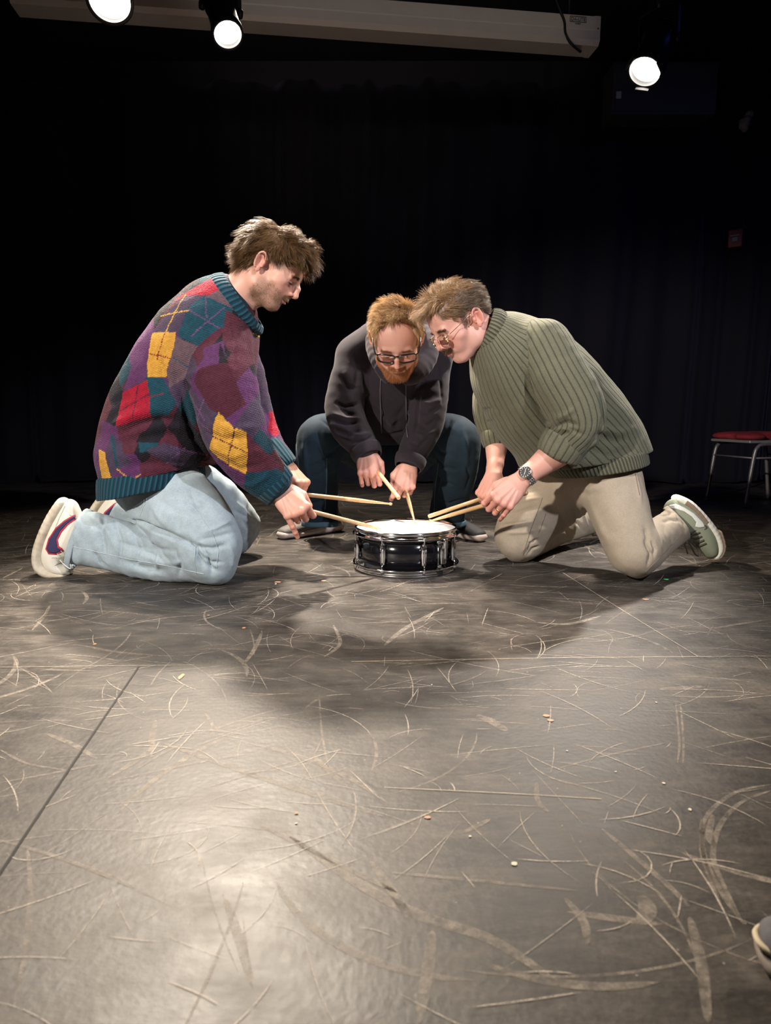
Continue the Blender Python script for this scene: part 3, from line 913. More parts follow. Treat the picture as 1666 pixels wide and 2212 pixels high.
    # ears
    for s in (-1, 1):
        q = unit(vec(s*1.0, .40, .0)); ex = unit(vec(-s*.40, 1.0, .14)); ez = unit(np.cross(ex, q)); ez = ez if ez[2] > 0 else -ez
        ex = np.cross(q, ez) if s > 0 else np.cross(ez, q)
        ex = ex if ex[1] > 0 else -ex
        c = vec(s*.0815, -.014, .006)
        M = np.stack([ex, ez, q])
        f.ball((s*.070, -.012, .006), (.012, .012, .020), None, .008)
        f.ball(c-ez*.003, (.0135, .0240, .0048), M, .004)
        ring = []
        for a in np.linspace(-.5, math.pi*1.35, 22):
            rr = (.0145, .0265) if a < 2.6 else (.0135, .0250)
            ring.append(c+ex*math.cos(a)*rr[0]+ez*(math.sin(a)*rr[1])+q*.006*(1 if a > .3 else .3))
        for a_, b_ in zip(ring[:-1], ring[1:]): f.cone(a_, b_, .0030, .0030, k=.0012)
        f.ball(c+ez*-.0245+ex*.004+q*.002, (.0075, .0095, .0045), M, .004)
        f.ball(c+ex*.001-ez*.002+q*.006, (.0092, .0160, .0080), M, .002, '-')
        f.ball(c+ez*.016+q*.008, (.0085, .0060, .0050), M, .002, '-')
        f.cone(c-ex*.010+ez*.012+q*.004, c-ex*.008-ez*.012+q*.003, .0026, .0024, k=.004)
        f.ball(c+ex*.0125-ez*.004+q*.003, (.0035, .0060, .0045), M, .003)
    return f

def head_colors(V, p):
    base = np.array(p['skin']); x, y, z = V.T; ax = np.abs(x)
    C = np.tile(base, (len(V), 1))
    def paint(w, c): nonlocal C; w = np.clip(w, 0, 1)[:, None]; C = C*(1-w)+np.array(c)*w
    g = lambda c, r: np.exp(-(((ax-c[0])/r[0])**2+((y-c[1])/r[1])**2+((z-c[2])/r[2])**2))
    red = base*np.array([1.04, .72, .70])
    paint(.55*g((.035, .075, -.02), (.024, .04, .022)), red)
    paint(.35*g((0, .11, -.012), (.018, .02, .016)), red)
    paint(.70*g((.085, -.010, .010), (.016, .03, .04)), red)
    paint(.45*g((.032, .085, -.004), (.018, .02, .006)), base*np.array([.80, .62, .62]))
    paint(.35*g((.030, .09, .026), (.020, .02, .005)), base*np.array([.75, .62, .6]))
    lips = (smooth(.026-ax, 0, .004))*smooth(y, .078, .086)*(smooth(z, -.0555, -.052)*(1-smooth(z, -.0385+.05*ax, -.036+.05*ax)))
    paint(lips*p.get('lipw', .75), p.get('lip', base*np.array([.86, .50, .50])))
    line = np.exp(-((z+.0436+p.get('mouth', 0)*.5)/.0016)**2)*smooth(.025-ax, 0, .003)*smooth(y, .080, .086)
    paint(line*.8, (.10, .02, .02))
    paint(.9*g((.0075, .1040, -.0235), (.003, .006, .003)), (.08, .02, .02))
    # eyes: white, iris, lash line
    e = np.sqrt((ax-.0315)**2+(z-.006)**2*2.2)
    op = smooth(.0115-np.abs(ax-.0315), 0, .002)*np.exp(-((z-.0058)/.0026)**2)*smooth(y, .080, .0835)
    paint(op*1.3*p.get('eyeopen', 1), (.50, .45, .42))
    paint(op*1.6*smooth(.0055-np.abs(ax-.0310), 0, .001)*p.get('eyeopen', 1), (.05, .04, .035))
    lash = np.exp(-((z-.0078)/.0012)**2)*smooth(.013-np.abs(ax-.0320), 0, .003)*smooth(y, .078, .082)
    paint(lash*.9, (.05, .03, .02))
    # stubble and scalp tint
    for fn, c, w in p.get('tints', []): paint(fn(x, y, z)*w, c)
    return np.clip(C, 0, 1)

class Pose:
    """places a thing built in local axes: columns of M are the local axes in the stage"""
    def __init__(s, c, M, sc=1.0): s.c = np.asarray(c, float); s.M = np.asarray(M); s.s = sc
    def out(s, X): return s.c+s.s*(np.asarray(X) @ s.M.T)
    def inn(s, X): return ((np.asarray(X)-s.c)@s.M)/s.s
    def dirin(s, d): return np.asarray(d)@s.M
def head_pose(c, facing_deg, pitch_deg, roll_deg=0, sc=1.0):
    """facing: compass angle of the face in the floor plane (0 = away along +y, 90 = +x)"""
    a = math.radians(facing_deg); p_ = math.radians(pitch_deg); r = math.radians(roll_deg)
    f = vec(math.sin(a), math.cos(a), 0); right = np.cross(f, vec(0,0,1))   # person's right
    left = -right
    yy = f*math.cos(p_)-vec(0,0,1)*math.sin(p_); zz = f*math.sin(p_)+vec(0,0,1)*math.cos(p_)
    left2 = left*math.cos(r)+zz*math.sin(r); zz2 = zz*math.cos(r)-left*math.sin(r)
    # local x = to the person's left must keep a right handed frame (x,y,z): left x forward = -up, so mirror
    return Pose(c, np.stack([-left2, yy, zz2], 1), sc)

def strand_mesh(roots, dirs, lens, comb, nseg=6, r=.00035, curl=.0, push=None, grav=None, seed=0, stiff=.5, wav=(0, 0), taper=.25):
    """many thin hair strands as one mesh. comb(P)->direction field"""
    rs = np.random.RandomState(seed); n = len(roots)
    Pn = np.array(roots); D = np.array(dirs); L = np.asarray(lens)[:, None]/nseg
    pts = [Pn.copy()]
    wob = rs.normal(size=(n, 3)); wob /= np.linalg.norm(wob, axis=1)[:, None]
    ph = rs.uniform(0, 6.28, n)[:, None]
    ud = wob-D*(wob*D).sum(1)[:, None]
    for i in range(nseg):
        C = comb(Pn)
        D = D*stiff+C*(1-stiff)
        if wav[0]: D = D+ud*wav[0]*np.sin(ph+i*wav[1])
        D = D+rs.normal(size=(n, 3))*curl
        D /= np.linalg.norm(D, axis=1)[:, None]+1e-9
        Pn = Pn+D*L
        if push is not None: Pn = push(Pn)
        pts.append(Pn.copy())
    A = np.stack(pts, 1)                                 # n, seg+1, 3
    T = np.gradient(A, axis=1); T /= np.linalg.norm(T, axis=2)[..., None]+1e-9
    U = np.cross(T, np.broadcast_to(wob[:, None], T.shape)); U /= np.linalg.norm(U, axis=2)[..., None]+1e-9
    W = np.cross(T, U)
    rad = (r*(1-(1-taper)*np.linspace(0, 1, nseg+1)))[None, :, None]
    ring = [A+rad*(U*math.cos(a)+W*math.sin(a)) for a in (0, 2.094, 4.189)]
    V = np.stack(ring, 2).reshape(-1, 3)                 # strand, seg, 3
    base = (np.arange(n)[:, None]*(nseg+1)+np.arange(nseg)[None]).ravel()*3
    F = np.concatenate([np.stack([base+a, base+(a+1) % 3, base+3+(a+1) % 3, base+3+a], 1) for a in range(3)])
    return V, F, 3*(nseg+1)
def hair_mat(name, rough=.38):
    m = NT(name); a = m.attr('Col').outputs['Color']; m.put(a, m.b.inputs['Base Color'])
    m.set(Roughness=rough+.1, Specular_IOR_Level=.25, Specular_Tint=rgb(1.0,.72,.45)); return m.m
def strand_colors(n, per, cols, seed=0, tipc=None):
    rs = np.random.RandomState(seed+9); cols = np.array(cols)
    w = rs.dirichlet(np.ones(len(cols))*.5, n); c = w@cols; c *= rs.uniform(.75, 1.2, (n, 1))
    return np.repeat(c, per, 0)
def sample_surface(V, F, n, mask, seed=0):
    rs = np.random.RandomState(seed)
    c = V[F].mean(1); nn = np.cross(V[F[:, 2]]-V[F[:, 0]], V[F[:, 3]]-V[F[:, 1]])
    ar = np.linalg.norm(nn, axis=1); w = ar*mask(c); w /= w.sum()
    i = rs.choice(len(F), n, p=w); a, b = rs.rand(2, n, 1)
    q = V[F[i]]; pt = (q[:, 0]*(1-a)+q[:, 1]*a)*(1-b)+(q[:, 3]*(1-a)+q[:, 2]*a)*b
    return pt, nn[i]/(ar[i][:, None]+1e-12)

# ---- hands --------------------------------------------------------------------
FINGERS = {  # mcp position, lengths, radii
    'i': ((.094, .029, .002), (.044, .026, .022), (.0103, .0092, .0084, .0072)),
    'm': ((.098, .0085, .005), (.048, .030, .023), (.0105, .0094, .0086, .0073)),
    'r': ((.092, -.0125, .003), (.044, .028, .023), (.0100, .0088, .0080, .0070)),
    'p': ((.083, -.0320, -.001), (.035, .021, .020), (.0090, .0080, .0073, .0063)),
}
def hand_field(curl, thumb, splay, forearm_dir, forearm_len=.22, fat=1.0, farm=(.030, .0225, .043, .038)):
    """local: origin wrist, x to the fingers, y to the thumb side, z out of the back of the hand.
    curl: finger -> three bend angles (deg). thumb: three points after the base. Returns field and nail list."""
    f = Field(); nails = []; joints = {}
    for k_, (mcp, ln, rr) in FINGERS.items():
        mcp = np.array(mcp); base = vec(.012, mcp[1]*.62, mcp[2]*.4)
        rr = [r*fat for r in rr]
        f.cone(base, mcp, (.0125*fat, .0115*fat), (rr[0]*1.08, rr[0]*1.05), side=(0,1,0), k=.012)
        f.cone(base*vec(1.5,.9,1)+vec(.02, 0, .011), mcp+vec(-.006, 0, .0078), .0022, .0028, k=.005)    # tendon
        f.ball(mcp+vec(0, 0, .0022), rr[0]*1.12, None, .006)
        ang = 0; sp = math.radians(splay.get(k_, 0)); pt = mcp
        js = [mcp]
        for q in range(3):
            ang += math.radians(curl[k_][q])
            d = vec(math.cos(ang)*math.cos(sp), math.sin(sp)*abs(math.cos(ang*.5)), -math.sin(ang)); d = unit(d)
            nx = pt+d*ln[q]
            r0, r1 = rr[q], rr[q+1]
            f.cone(pt, nx, (r0, r0*.97), (r1*.98, r1*.95), side=(0,1,0), k=.0022)
            mid = lerp(pt, nx, .5); pal = np.cross(d, vec(0,1,0))*1.0
            pal = pal if np.dot(pal, vec(-math.sin(ang), 0, -math.cos(ang))) > 0 else -pal
            f.ball(mid+pal*r0*.18, (ln[q]*.42, r0*.96, r0*.92), np.stack([d, unit(np.cross(pal, d)), pal]), .002)
            if q < 2: f.ball(nx-pal*r1*.16, r1*1.07, None, .002)
            pt = nx; js.append(nx)
            if q == 2: nails.append((nx-d*.002-pal*r1*.62, d, -pal, r1))
        joints[k_] = js
    t0 = vec(.022, .022, -.010); T = [t0]+[np.array(t, float) for t in thumb]
    rr = np.array([.0150, .0125, .0108, .0088])*fat
    for q in range(3): f.cone(T[q], T[q+1], (rr[q], rr[q]*.95), (rr[q+1], rr[q+1]*.9), side=(0,1,0), k=.006 if q == 0 else .0025)
    d = unit(T[3]-T[2])
    zz = unit(np.cross(unit(T[1]-T[0]), d)) if np.linalg.norm(np.cross(unit(T[1]-T[0]), d)) > .1 else vec(0,0,1)
    nz = unit(vec(0, .6, .8)-d*np.dot(vec(0, .6, .8), d))
    nails.append((T[3]-d*.003+nz*rr[3]*.62, d, nz, rr[3]*1.15))
    f.ball(lerp(T[0], T[1], .45)+vec(0, -.003, -.003), (.030, .016, .016), None, .012)
    f.ball((.040, -.024, -.008), (.032, .0155, .0135), None, .012)      # heel of the hand
    f.ball((.055, 0, -.002), (.045, .036, .0125), None, .010)
    f.cone(lerp(T[0], T[1], .9), vec(.082, .026, -.004), .0065, .006, k=.010)        # web
    fd = unit(forearm_dir)
    w = farm
    sd = vec(0, 1, 0)
    f.cone(vec(.010, 0, 0), fd*.035, (w[0]*.98, w[1]*.9), (w[0]*.97, w[1]*1.05), side=sd, k=.014)
    f.cone(fd*.035, fd*forearm_len, (w[0]*.97, w[1]*1.05), (w[2], w[3]), side=sd, k=.01)
    f.ball(fd*.012+vec(0, -.018, .009), .009, None, .012)                # ulna knob
    return f, nails, joints
def hand_colors(V, base, nails, joints):
    base = np.array(base); C = np.tile(base, (len(V), 1))
    def paint(w, c): nonlocal C; w = np.clip(w, 0, 1)[:, None]; C = C*(1-w)+np.array(c)*w
    red = base*np.array([1.0, .68, .66])
    for k_, js in joints.items():
        for i, j in enumerate(js): paint((.55 if i else .35)*np.exp(-(np.linalg.norm(V-j, axis=1)/.011)**2), red)
    paint(.35*smooth(V[:, 0], .03, .11), red)
    for c, d, n, r in nails:
        q = V-c; u = q@d; v = q@unit(np.cross(n, d)); w = q@n
        e = (u/(r*.95))**2+(v/(r*.72))**2
        paint(.65*smooth(1.15-e, 0, .35)*(np.abs(w) < r*.7), base*np.array([1.12, .98, .98]))
    return C

class Person:
    def __init__(s, loc, label, skin):
        s.root = empty('person', loc); tag(s.root, label, 'person'); s.skin = skin; s.parts = []; s.mat = skin_mat('skin', skin)
    def add(s, V, F, C): s.parts.append((V, F, np.broadcast_to(np.asarray(C, float), (len(V), 3))))
    def finish(s):
        n = 0; Vs, Fs, Cs = [], [], []
        for V, F, C in s.parts: Vs.append(V); Fs.append(F+n); Cs.append(C); n += len(V)
        s.body = mesh_obj('body', np.concatenate(Vs), np.concatenate(Fs), s.mat, s.root, col=np.concatenate(Cs))
    def head(s, pose, p, neck_base, neck_r=.058, h=.0016):
        p = dict(p, skin=s.skin)
        f = head_field(p, pose.inn(neck_base), neck_r); V, F = f.mesh(h, relax=1)
        C = head_colors(V, p)
        s.hV, s.hF, s.hp, s.pose = V, F, p, pose
        s.add(pose.out(V), F[:, ::-1] if np.linalg.det(pose.M) < 0 else F, C)
        # eyeballs: moist spheres just behind the lid opening
        return f
    def hair(s, name, n, mask, comb, length, cols, r=.00042, nseg=7, curl=.05, stiff=.6, lift=1.0, wav=(0,0), seed=0, label=None, parent=None, push=None, jit=.25, clump=0, taper=.25):
        P0, N0 = sample_surface(s.hV, s.hF, n, mask, seed)
        rs = np.random.RandomState(seed+1)
        ln = length(P0)*rs.uniform(.7, 1.15, n)
        D0 = N0*lift+comb(P0)*(1.0)+rs.normal(size=P0.shape)*jit; D0 /= np.linalg.norm(D0, axis=1)[:, None]
        if clump:
            ci = rs.randint(0, clump, n) if False else None
            cs = P0[rs.choice(n, clump)]
            d2 = ((P0[:, None, :]-cs[None])**2).sum(2); k_ = d2.argmin(1)
            off = rs.normal(size=(clump, 3))*.28; D0 = D0+off[k_]; D0 /= np.linalg.norm(D0, axis=1)[:, None]
            cb = comb; comb = lambda X: (lambda v: v/(np.linalg.norm(v, axis=1)[:, None]+1e-9))(cb(X)+off[k_]*.8)
        V, F, per = strand_mesh(P0-N0*.001, D0, ln, comb, nseg, r, curl, push, seed=seed, stiff=stiff, wav=wav, taper=taper)
        C = strand_colors(n, per, cols, seed)
        o = mesh_obj(name, s.pose.out(V), F, s.hairmat, parent or s.root, col=C)
        if label: o['label'] = label
        return o
    def pair(s, name, n, mask, *a, **k):
        for sg, q in ((1, 0), (-1, 50)):
            k2 = dict(k); k2['seed'] = k.get('seed', 0)+q; s.hair(name, n//2, lambda c: mask(c)*(c[:, 0]*sg > 0), *a, **k2)
    def hand(s, side, wrist, xdir, zdir, elbow, curl, thumb, splay={}, sc=1.0, h=.0014, fat=1.0, farm=(.030, .0225, .043, .038)):
        x = unit(xdir); z = unit(np.asarray(zdir)-x*np.dot(zdir, x)); y = np.cross(z, x)*(1 if side == 'R' else -1)
        ps = Pose(wrist, np.stack([x, y, z], 1), sc)
        e = ps.inn(elbow); L = np.linalg.norm(e)
        f, nails, joints = hand_field(curl, thumb, splay, e, L*.92, fat, farm)
        V, F = f.mesh(h); C = hand_colors(V, s.skin, nails, joints)
        C = C*(1+noise3(V, 60, 4)*.04)[:, None]
        if side == 'L': F = F[:, ::-1]
        s.add(ps.out(V), F, C)
        return ps, joints
# ------------------------------------------------------------------ clothing helpers
def J(px, py, Y, rd, rp):
    """section of a limb or trunk: centre seen at px,py at distance Y, half depth in metres, half width in pixels"""
    return (P(px, py, Y), rd, rp*S(py, Y))
def px_plane(Y, a, b):
    """plane through the picture line a-b, running into depth; normal points to the right hand of a->b seen in the picture"""
    A, B = P(*a, Y), P(*b, Y); d = unit(B-A); n = np.cross(vec(0, 1, 0), d)
    return A, n
def shrink(f, dr):
    g = Field()
    for kind, prm, op, k, tg in f.ops:
        if kind == 'plane': g.ops.append((kind, (prm[0]-prm[1]*.02,)+prm[1:], op, k, tg)); continue
        if op != '+': continue
        if kind == 'cone':
            a, b, ra, rb, ax, sd, nn, cap = prm
            g.ops.append((kind, (a, b, np.maximum(ra-dr, .015), np.maximum(rb-dr, .015), ax, sd, nn, cap), op, k, tg))
        elif kind == 'ell':
            c, r, M = prm; g.ops.append((kind, (c, np.maximum(r-dr, .015), M), op, k, tg))
    return g
def chain_theta(V, pts, side=(0,1,0)):
    Q = catmull([[*p[0], p[1], p[2]] for p in pts], 7); pts = [(q[:3], q[3], q[4]) for q in Q]
    best = np.full(len(V), 1e9); th = np.zeros(len(V)); tt = np.zeros(len(V)); s0 = 0
    for (a, ra0, ra1), (b, rb0, rb1) in zip(pts[:-1], pts[1:]):
        L = np.linalg.norm(b-a); ax = (b-a)/L; sd = vec(*side); sd = unit(sd-ax*np.dot(sd, ax)); nn = np.cross(ax, sd)
        q = V-a; t = np.clip((q@ax)/L, 0, 1); c = q-np.outer(t*L, ax)
        u, v = c@sd, c@nn; r0 = ra0+(rb0-ra0)*t; r1 = ra1+(rb1-ra1)*t
        d = np.sqrt((u/r0)**2+(v/r1)**2+((q@ax-t*L)/min(ra0, ra1))**2)
        m = d < best; best[m] = d[m]; th[m] = np.arctan2(v[m]/r1[m], -u[m]/r0[m]); tt[m] = s0+t[m]*L; s0 += L
    return th, tt, best
def smooth_theta(V, F, pts):
    th, _, b = chain_theta(V, pts); Q = np.stack([np.cos(th), np.sin(th), b], 1)
    for _ in range(14): Q = laplace(Q, F)
    return np.arctan2(Q[:, 1], Q[:, 0]), Q[:, 2]
def inpoly(x, y, poly):
    r = np.zeros(len(x), bool); n = len(poly)
    for i in range(n):
        (x0, y0), (x1, y1) = poly[i], poly[(i+1) % n]
        if y0 == y1: continue
        c = ((y0 > y) != (y1 > y)) & (x < (x1-x0)*(y-y0)/(y1-y0)+x0)
        r ^= c
    return r
def segd(x, y, a, b):
    ab = np.subtract(b, a); t = np.clip(((x-a[0])*ab[0]+(y-a[1])*ab[1])/(ab@ab), 0, 1)
    return np.hypot(x-a[0]-t*ab[0], y-a[1]-t*ab[1]), t*np.linalg.norm(ab)
def decal(name, skin, poly, mat, parent, off=.0012, step=2.5, thick=.001):
    """a patch with its own outline lying on the built surface"""
    from mathutils.geometry import delaunay_2d_cdt
    pts = []
    for i in range(len(poly)):
        a, b = poly[i], poly[(i+1) % len(poly)]; n = max(1, int(math.hypot(b[0]-a[0], b[1]-a[1])/step))
        pts += [(lerp(a[0], b[0], j/n), lerp(a[1], b[1], j/n)) for j in range(n)]
    n0 = len(pts); xs = [p[0] for p in pts]; ys = [p[1] for p in pts]
    gx, gy = np.meshgrid(np.arange(min(xs), max(xs), step), np.arange(min(ys), max(ys), step)); gx, gy = gx.ravel(), gy.ravel()
    k = inpoly(gx, gy, pts); dmin = np.full(len(gx), 9e9)
    for i in range(n0): dmin = np.minimum(dmin, np.hypot(gx-pts[i][0], gy-pts[i][1]))
    k &= dmin > step*.6
    pts += list(zip(gx[k], gy[k]))
    vo, _, fo = delaunay_2d_cdt([Vector(p) for p in pts], [], [list(range(n0))], 1, 1e-4)[:3]
    V = []; ok = []
    for v in vo:
        r = skin.hit(v.x, v.y); ok.append(r is not None); V.append(r[0]+r[1]*off if r is not None else vec(0,0,0))
    F = [tuple(f) for f in fo if all(ok[i] for i in f)]
    F = [f for f in F if max(np.linalg.norm(V[f[i]]-V[f[i-1]]) for i in range(len(f))) < .03]
    used = sorted({i for f in F for i in f}); mp = {j: i for i, j in enumerate(used)}
    o = mesh_obj(name, np.array([V[i] for i in used]), [tuple(mp[i] for i in f) for f in F], mat, parent)
    md = o.modifiers.new('thickness', 'SOLIDIFY'); md.thickness = thick; md.offset = -1
    return o
def seam(name, skin, lines, mat, parent, r=.0009, off=.0006):
    o = None
    for pts in lines:
        L = skin.line(pts, 8, off)
        if len(L) > 3:
            keep = [L[0]]
            for q in L[1:]:
                if np.linalg.norm(q-keep[-1]) < .05: keep.append(q)
            if len(keep) > 2: o = mesh_obj(name, *tube(keep, r, 5, caps=False), mat, parent)
    return o
def band(c0, A0, B0, c1, A1, B1, t=.006, n=72, rows=8, bulge=.004, ripple=0, nr=60):
    """cloth band between two ellipses (centre, half axes): outer and inner wall with rounded edges"""
    c0, A0, B0, c1, A1, B1 = map(np.asarray, (c0, A0, B0, c1, A1, B1)); V = []
    prof = []
    for i in range(rows): u = i/(rows-1); prof.append((u, t*.5+bulge*math.sin(math.pi*u)))
    prof.append((1.03, 0))
    for i in range(rows)[::-1]: u = i/(rows-1); prof.append((u, -t*.5+bulge*math.sin(math.pi*u)))
    prof.append((-.03, 0))
    for u, e in prof:
        for j in range(n):
            a = 2*math.pi*j/n; C = lerp(c0, c1, u); X = lerp(A0, A1, u); Y = lerp(B0, B1, u)
            d = X*math.cos(a)+Y*math.sin(a)
            V.append(C+d+unit(d)*(e+ripple*math.cos(nr*a)))
    m = len(prof); F = [(i*n+j, i*n+(j+1) % n, ((i+1) % m)*n+(j+1) % n, ((i+1) % m)*n+j) for i in range(m) for j in range(n)]
    return np.array(V), F
def cloth_mat(name, c=None, rough=.85, weave=700, bs=.25, sheen=.06, var=.12, twill=False, fuzz=0):
    m = NT(name); v = m.obj()
    if c is None: base = m.attr('Col').outputs['Color']
    else: base = m.mix(m.ramp(m.noise(11, 6, v, .7), [(.3, 0), (.7, 1)]), tuple(x*(1-var) for x in c), tuple(x*(1+var) for x in c))
    if twill:
        w = m.n('ShaderNodeTexNoise', i_Scale=1.0, i_Detail=4.0); m.put(m.mapping(v, (420, 420, 900), (.4, .3, .2)), w.inputs['Vector'])
        base = m.mix(m.ramp(w.outputs['Fac'], [(.35, 0), (.65, 1)]), base, m.mix(1.0, base, (.74, .76, .80), 'MULTIPLY'))
    m.put(base, m.b.inputs['Base Color']); m.set(Roughness=rough, Sheen_Weight=sheen, Specular_IOR_Level=.25)
    h = m.math('ADD', m.noise(weave, 2, v), m.math('MULTIPLY', m.noise(60, 4, v, .6), 1.2))
    m.bump(h, bs, .0012); return m
def lace(pts, w=.0032, t=.0012, sub=6): return tube(catmull(pts, sub), w, 8, flat=(t/w, 1.0), up=None)

def stick(tip, butt_dir, label, L=.406, r=.0073, tipped=True):
    """drumstick: tip point and direction to the butt"""
    d = unit(np.asarray(butt_dir)); tip = np.asarray(tip, float)
    m = NT('hickory'); v = m.obj()
    m.put(m.mix(m.noise(1.0, 5, m.mapping(v, (60, 60, 60)), .6), (.50, .29, .13), (.64, .42, .22)), m.b.inputs['Base Color']); m.set(Roughness=.38, Coat_Weight=.3)
    M = frame(np.cross(d, (0,0,1)) if abs(d[2]) < .9 else np.cross(d, (1,0,0)), d)
    root = empty('drumstick', tuple(tip+d*L/2))
    sh = [(.0030, .009), (.0028, .012), (.0033, .030), (.0048, .060), (r*.97, .115), (r, .135), (r, L-.008), (r*.93, L-.003), (r*.6, L), (.0003, L)]
    mesh_obj('shaft', *lathe([(.0003, .009)]+sh, 20, tip, M), m.m, root)
    mesh_obj('bead', *lathe([(.0003, 0), (.0028, .0008), (.0044, .0035), (.0049, .0065), (.0042, .0105), (.0028, .013), (.0003, .013)], 18, tip, M), m.m, root)
    tag(root, label, 'drumstick', 'drumsticks over the snare drum')
    return root

def shoe(name, parent, sole_pts, upper_pts, mats, k=.02, h=.0038, label=None):
    """sole_pts / upper_pts: J sections. mats: upper, sole"""
    root = parent
    f = Field(); f.chain(upper_pts, k=.008, sub=3)
    V, F = f.mesh(h, relax=2)
    up = mesh_obj(name, V, F, mats[0], root)
    g = Field(); g.chain(sole_pts, k=.004, sub=4)
    V2, F2 = g.mesh(.003, relax=2)
    so = mesh_obj('sole', V2, F2, mats[1], up)
    if label: up['label'] = label
    return up, so, Skin(V, F), Skin(V2, F2)
# ------------------------------------------------------------------ man at the left: argyle sweater, pale jeans, on his knees
def left_man():
    w = Person(tuple(P(400, 1262, 2.5)*vec(1,1,0)), 'person', (.60, .335, .255))
    tag(w.root, 'person kneeling at the left in a bright argyle sweater and light jeans', 'person')
    root = w.root
    # --- sweater
    torso = [J(330,1056,2.435,.215,102), J(336,1020,2.44,.215,110), J(342,980,2.45,.215,124), J(376,900,2.44,.215,134), J(416,812,2.43,.210,130), J(448,738,2.42,.195,108), J(472,680,2.41,.135,80), J(486,648,2.40,.085,52)]
    arm_n = [J(468,748,2.33,.085,78), J(480,815,2.25,.082,74), J(496,890,2.215,.080,70), J(512,945,2.205,.078,66), J(548,1000,2.215,.068,56), J(586,1042,2.235,.056,46)]
    arm_f = [J(500,752,2.58,.08,50), J(528,840,2.68,.07,50), J(548,915,2.68,.065,45), J(580,965,2.62,.055,36), J(606,992,2.56,.045,28)]
    f = Field()
    f.chain(torso, k=.012, tag=1)
    f.ball(P(300,985,2.44), (.11,.19,.075), k=.05, tag=1)              # blouse over the waistband
    A, n = px_plane(2.45, (205,1046), (425,1008)); f.plane(A, n)
    f.chain(arm_n, k=.008, tag=2, k0=.03); f.chain(arm_f, k=.008, tag=3, k0=.03)
    V, F = f.mesh(.0032, relax=2)
    sk = Skin(V, F)
    V = strokes(V, F, sk, [
        ([(262,935),(300,915),(350,905),(400,915)], 9, -16), ([(250,955),(300,948),(360,940),(420,950)], 12, -14), ([(240,920),(300,893),(360,878)], 12, 10),
        ([(255,985),(330,975),(420,985)], 12, 9), ([(270,1005),(340,1000),(420,1010)], 8, -7),
        ([(392,860),(405,900),(420,945),(445,990)], 7, -16), ([(375,800),(388,840),(400,880)], 9, -10), ([(345,770),(352,810),(368,840)], 6, -9),
        ([(440,800),(400,815),(380,845)], 7, 6), ([(432,880),(455,905),(490,915)], 8, -5), ([(440,930),(480,950),(540,945)], 7, -8), ([(450,960),(500,985),(560,975)], 9, 7),
        ([(470,985),(520,1015),(575,1000)], 7, -6), ([(500,1040),(545,1050),(590,1020)], 7, 5), ([(455,900),(500,930),(555,920)], 8, 6), ([(480,790),(510,800),(540,790)], 9, 3),
        ([(500,690),(508,740),(505,800)], 5, -4), ([(420,640),(440,700),(430,760)], 14, 5), ([(545,850),(570,880),(590,920)], 7, -6), ([(300,800),(330,840),(330,900)], 14, 5), ([(240,870),(290,850)], 10, -4)])
    N = vnormals(V, F)
    V = V+N*(noise3(V, 11, 2)*.004+noise3(V, 28, 5)*.0014)[:, None]
    # --- argyle colouring, laid out in the sweater's own side plane
    O = P(400, 850, 2.26); sc = S(850, 2.26)
    u = 400+(V[:, 0]-O[0])/sc; v = 850-(V[:, 2]-O[2])/sc
    bridge = noise3(V, 90, 1)*1.2; u = u+bridge; v = v+noise3(V, 90, 8)*1.2
    red, slate, teal, must, purp, maro, mauve, black, teal2 = map(np.array, [(.34,.010,.030), (.060,.040,.075), (.012,.058,.085), (.58,.30,.045), (.095,.028,.100), (.085,.020,.035), (.120,.075,.090), (.014,.012,.018), (.010,.050,.078)])
    pal = np.array([purp, black, maro, slate, black, purp, teal*.8, maro, slate, maro*.8, black])
    a_, b_ = (u+v*.62)/52, (u-v*.62)/52
    C = pal[(np.floor(a_).astype(int)*3+np.floor(b_).astype(int)*5) % len(pal)]
    d1 = np.stack([f.eval(V[i:i+60000], (t,)) for t in (1, 2, 3) for i in [0]], 0) if len(V) <= 60000 else np.stack([np.concatenate([f.eval(V[i:i+60000], (t,)) for i in range(0, len(V), 60000)]) for t in (1, 2, 3)], 0)
    reg = d1.argmin(0)+1
    k = lambda pts: [(180+x/3.085, 420+y/3.085) for x, y in pts]
    tors = [(slate, [(560,820),(690,680),(850,680),(730,760),(670,960),(655,935),(470,930)]), (red, [(600,720),(840,560),(960,640),(850,685),(690,690)]),
        (mauve, [(850,685),(930,640),(1010,780),(980,770),(820,690)]), (teal, [(820,690),(1000,770),(965,960),(830,1040),(665,960),(735,760)]),
        (maro, [(960,780),(1090,860),(1090,1100),(1000,1150),(950,980)]), (must, [(470,930),(655,935),(650,1010),(585,1225),(460,1220),(445,1080)]),
        (purp, [(480,900),(470,950),(440,1240),(260,1320),(330,1130)]), (red, [(460,1240),(478,1480),(215,1545),(255,1320)]), (teal, [(455,1220),(565,1230),(640,1400),(580,1470),(478,1480)]),
        (mauve, [(660,965),(830,1040),(900,1130),(600,1290),(585,1200)]), (purp, [(840,1040),(950,980),(1000,1130),(880,1150)]), (purp, [(60,1500),(225,1545),(235,1700),(60,1760)]), (maro, [(225,1545),(490,1485),(430,1570),(240,1650)]),
        (must, [(60,1700),(130,1720),(190,1930),(90,1930)]), (slate, [(130,1720),(180,1590),(260,1650),(330,1800),(170,1880)]), (teal, [(165,1600),(190,1600),(240,1800),(225,1830)]), (purp, [(190,1850),(330,1790),(430,1870),(400,1930),(190,1930)]),
        (maro, [(250,1650),(370,1650),(350,1720),(280,1730)]), (teal, [(370,1650),(510,1650),(470,1705),(390,1715)]), (maro, [(370,1800),(460,1740),(640,1860),(400,1900)]), (slate, [(430,1700),(540,1650),(720,1720),(620,1820),(520,1780)])]
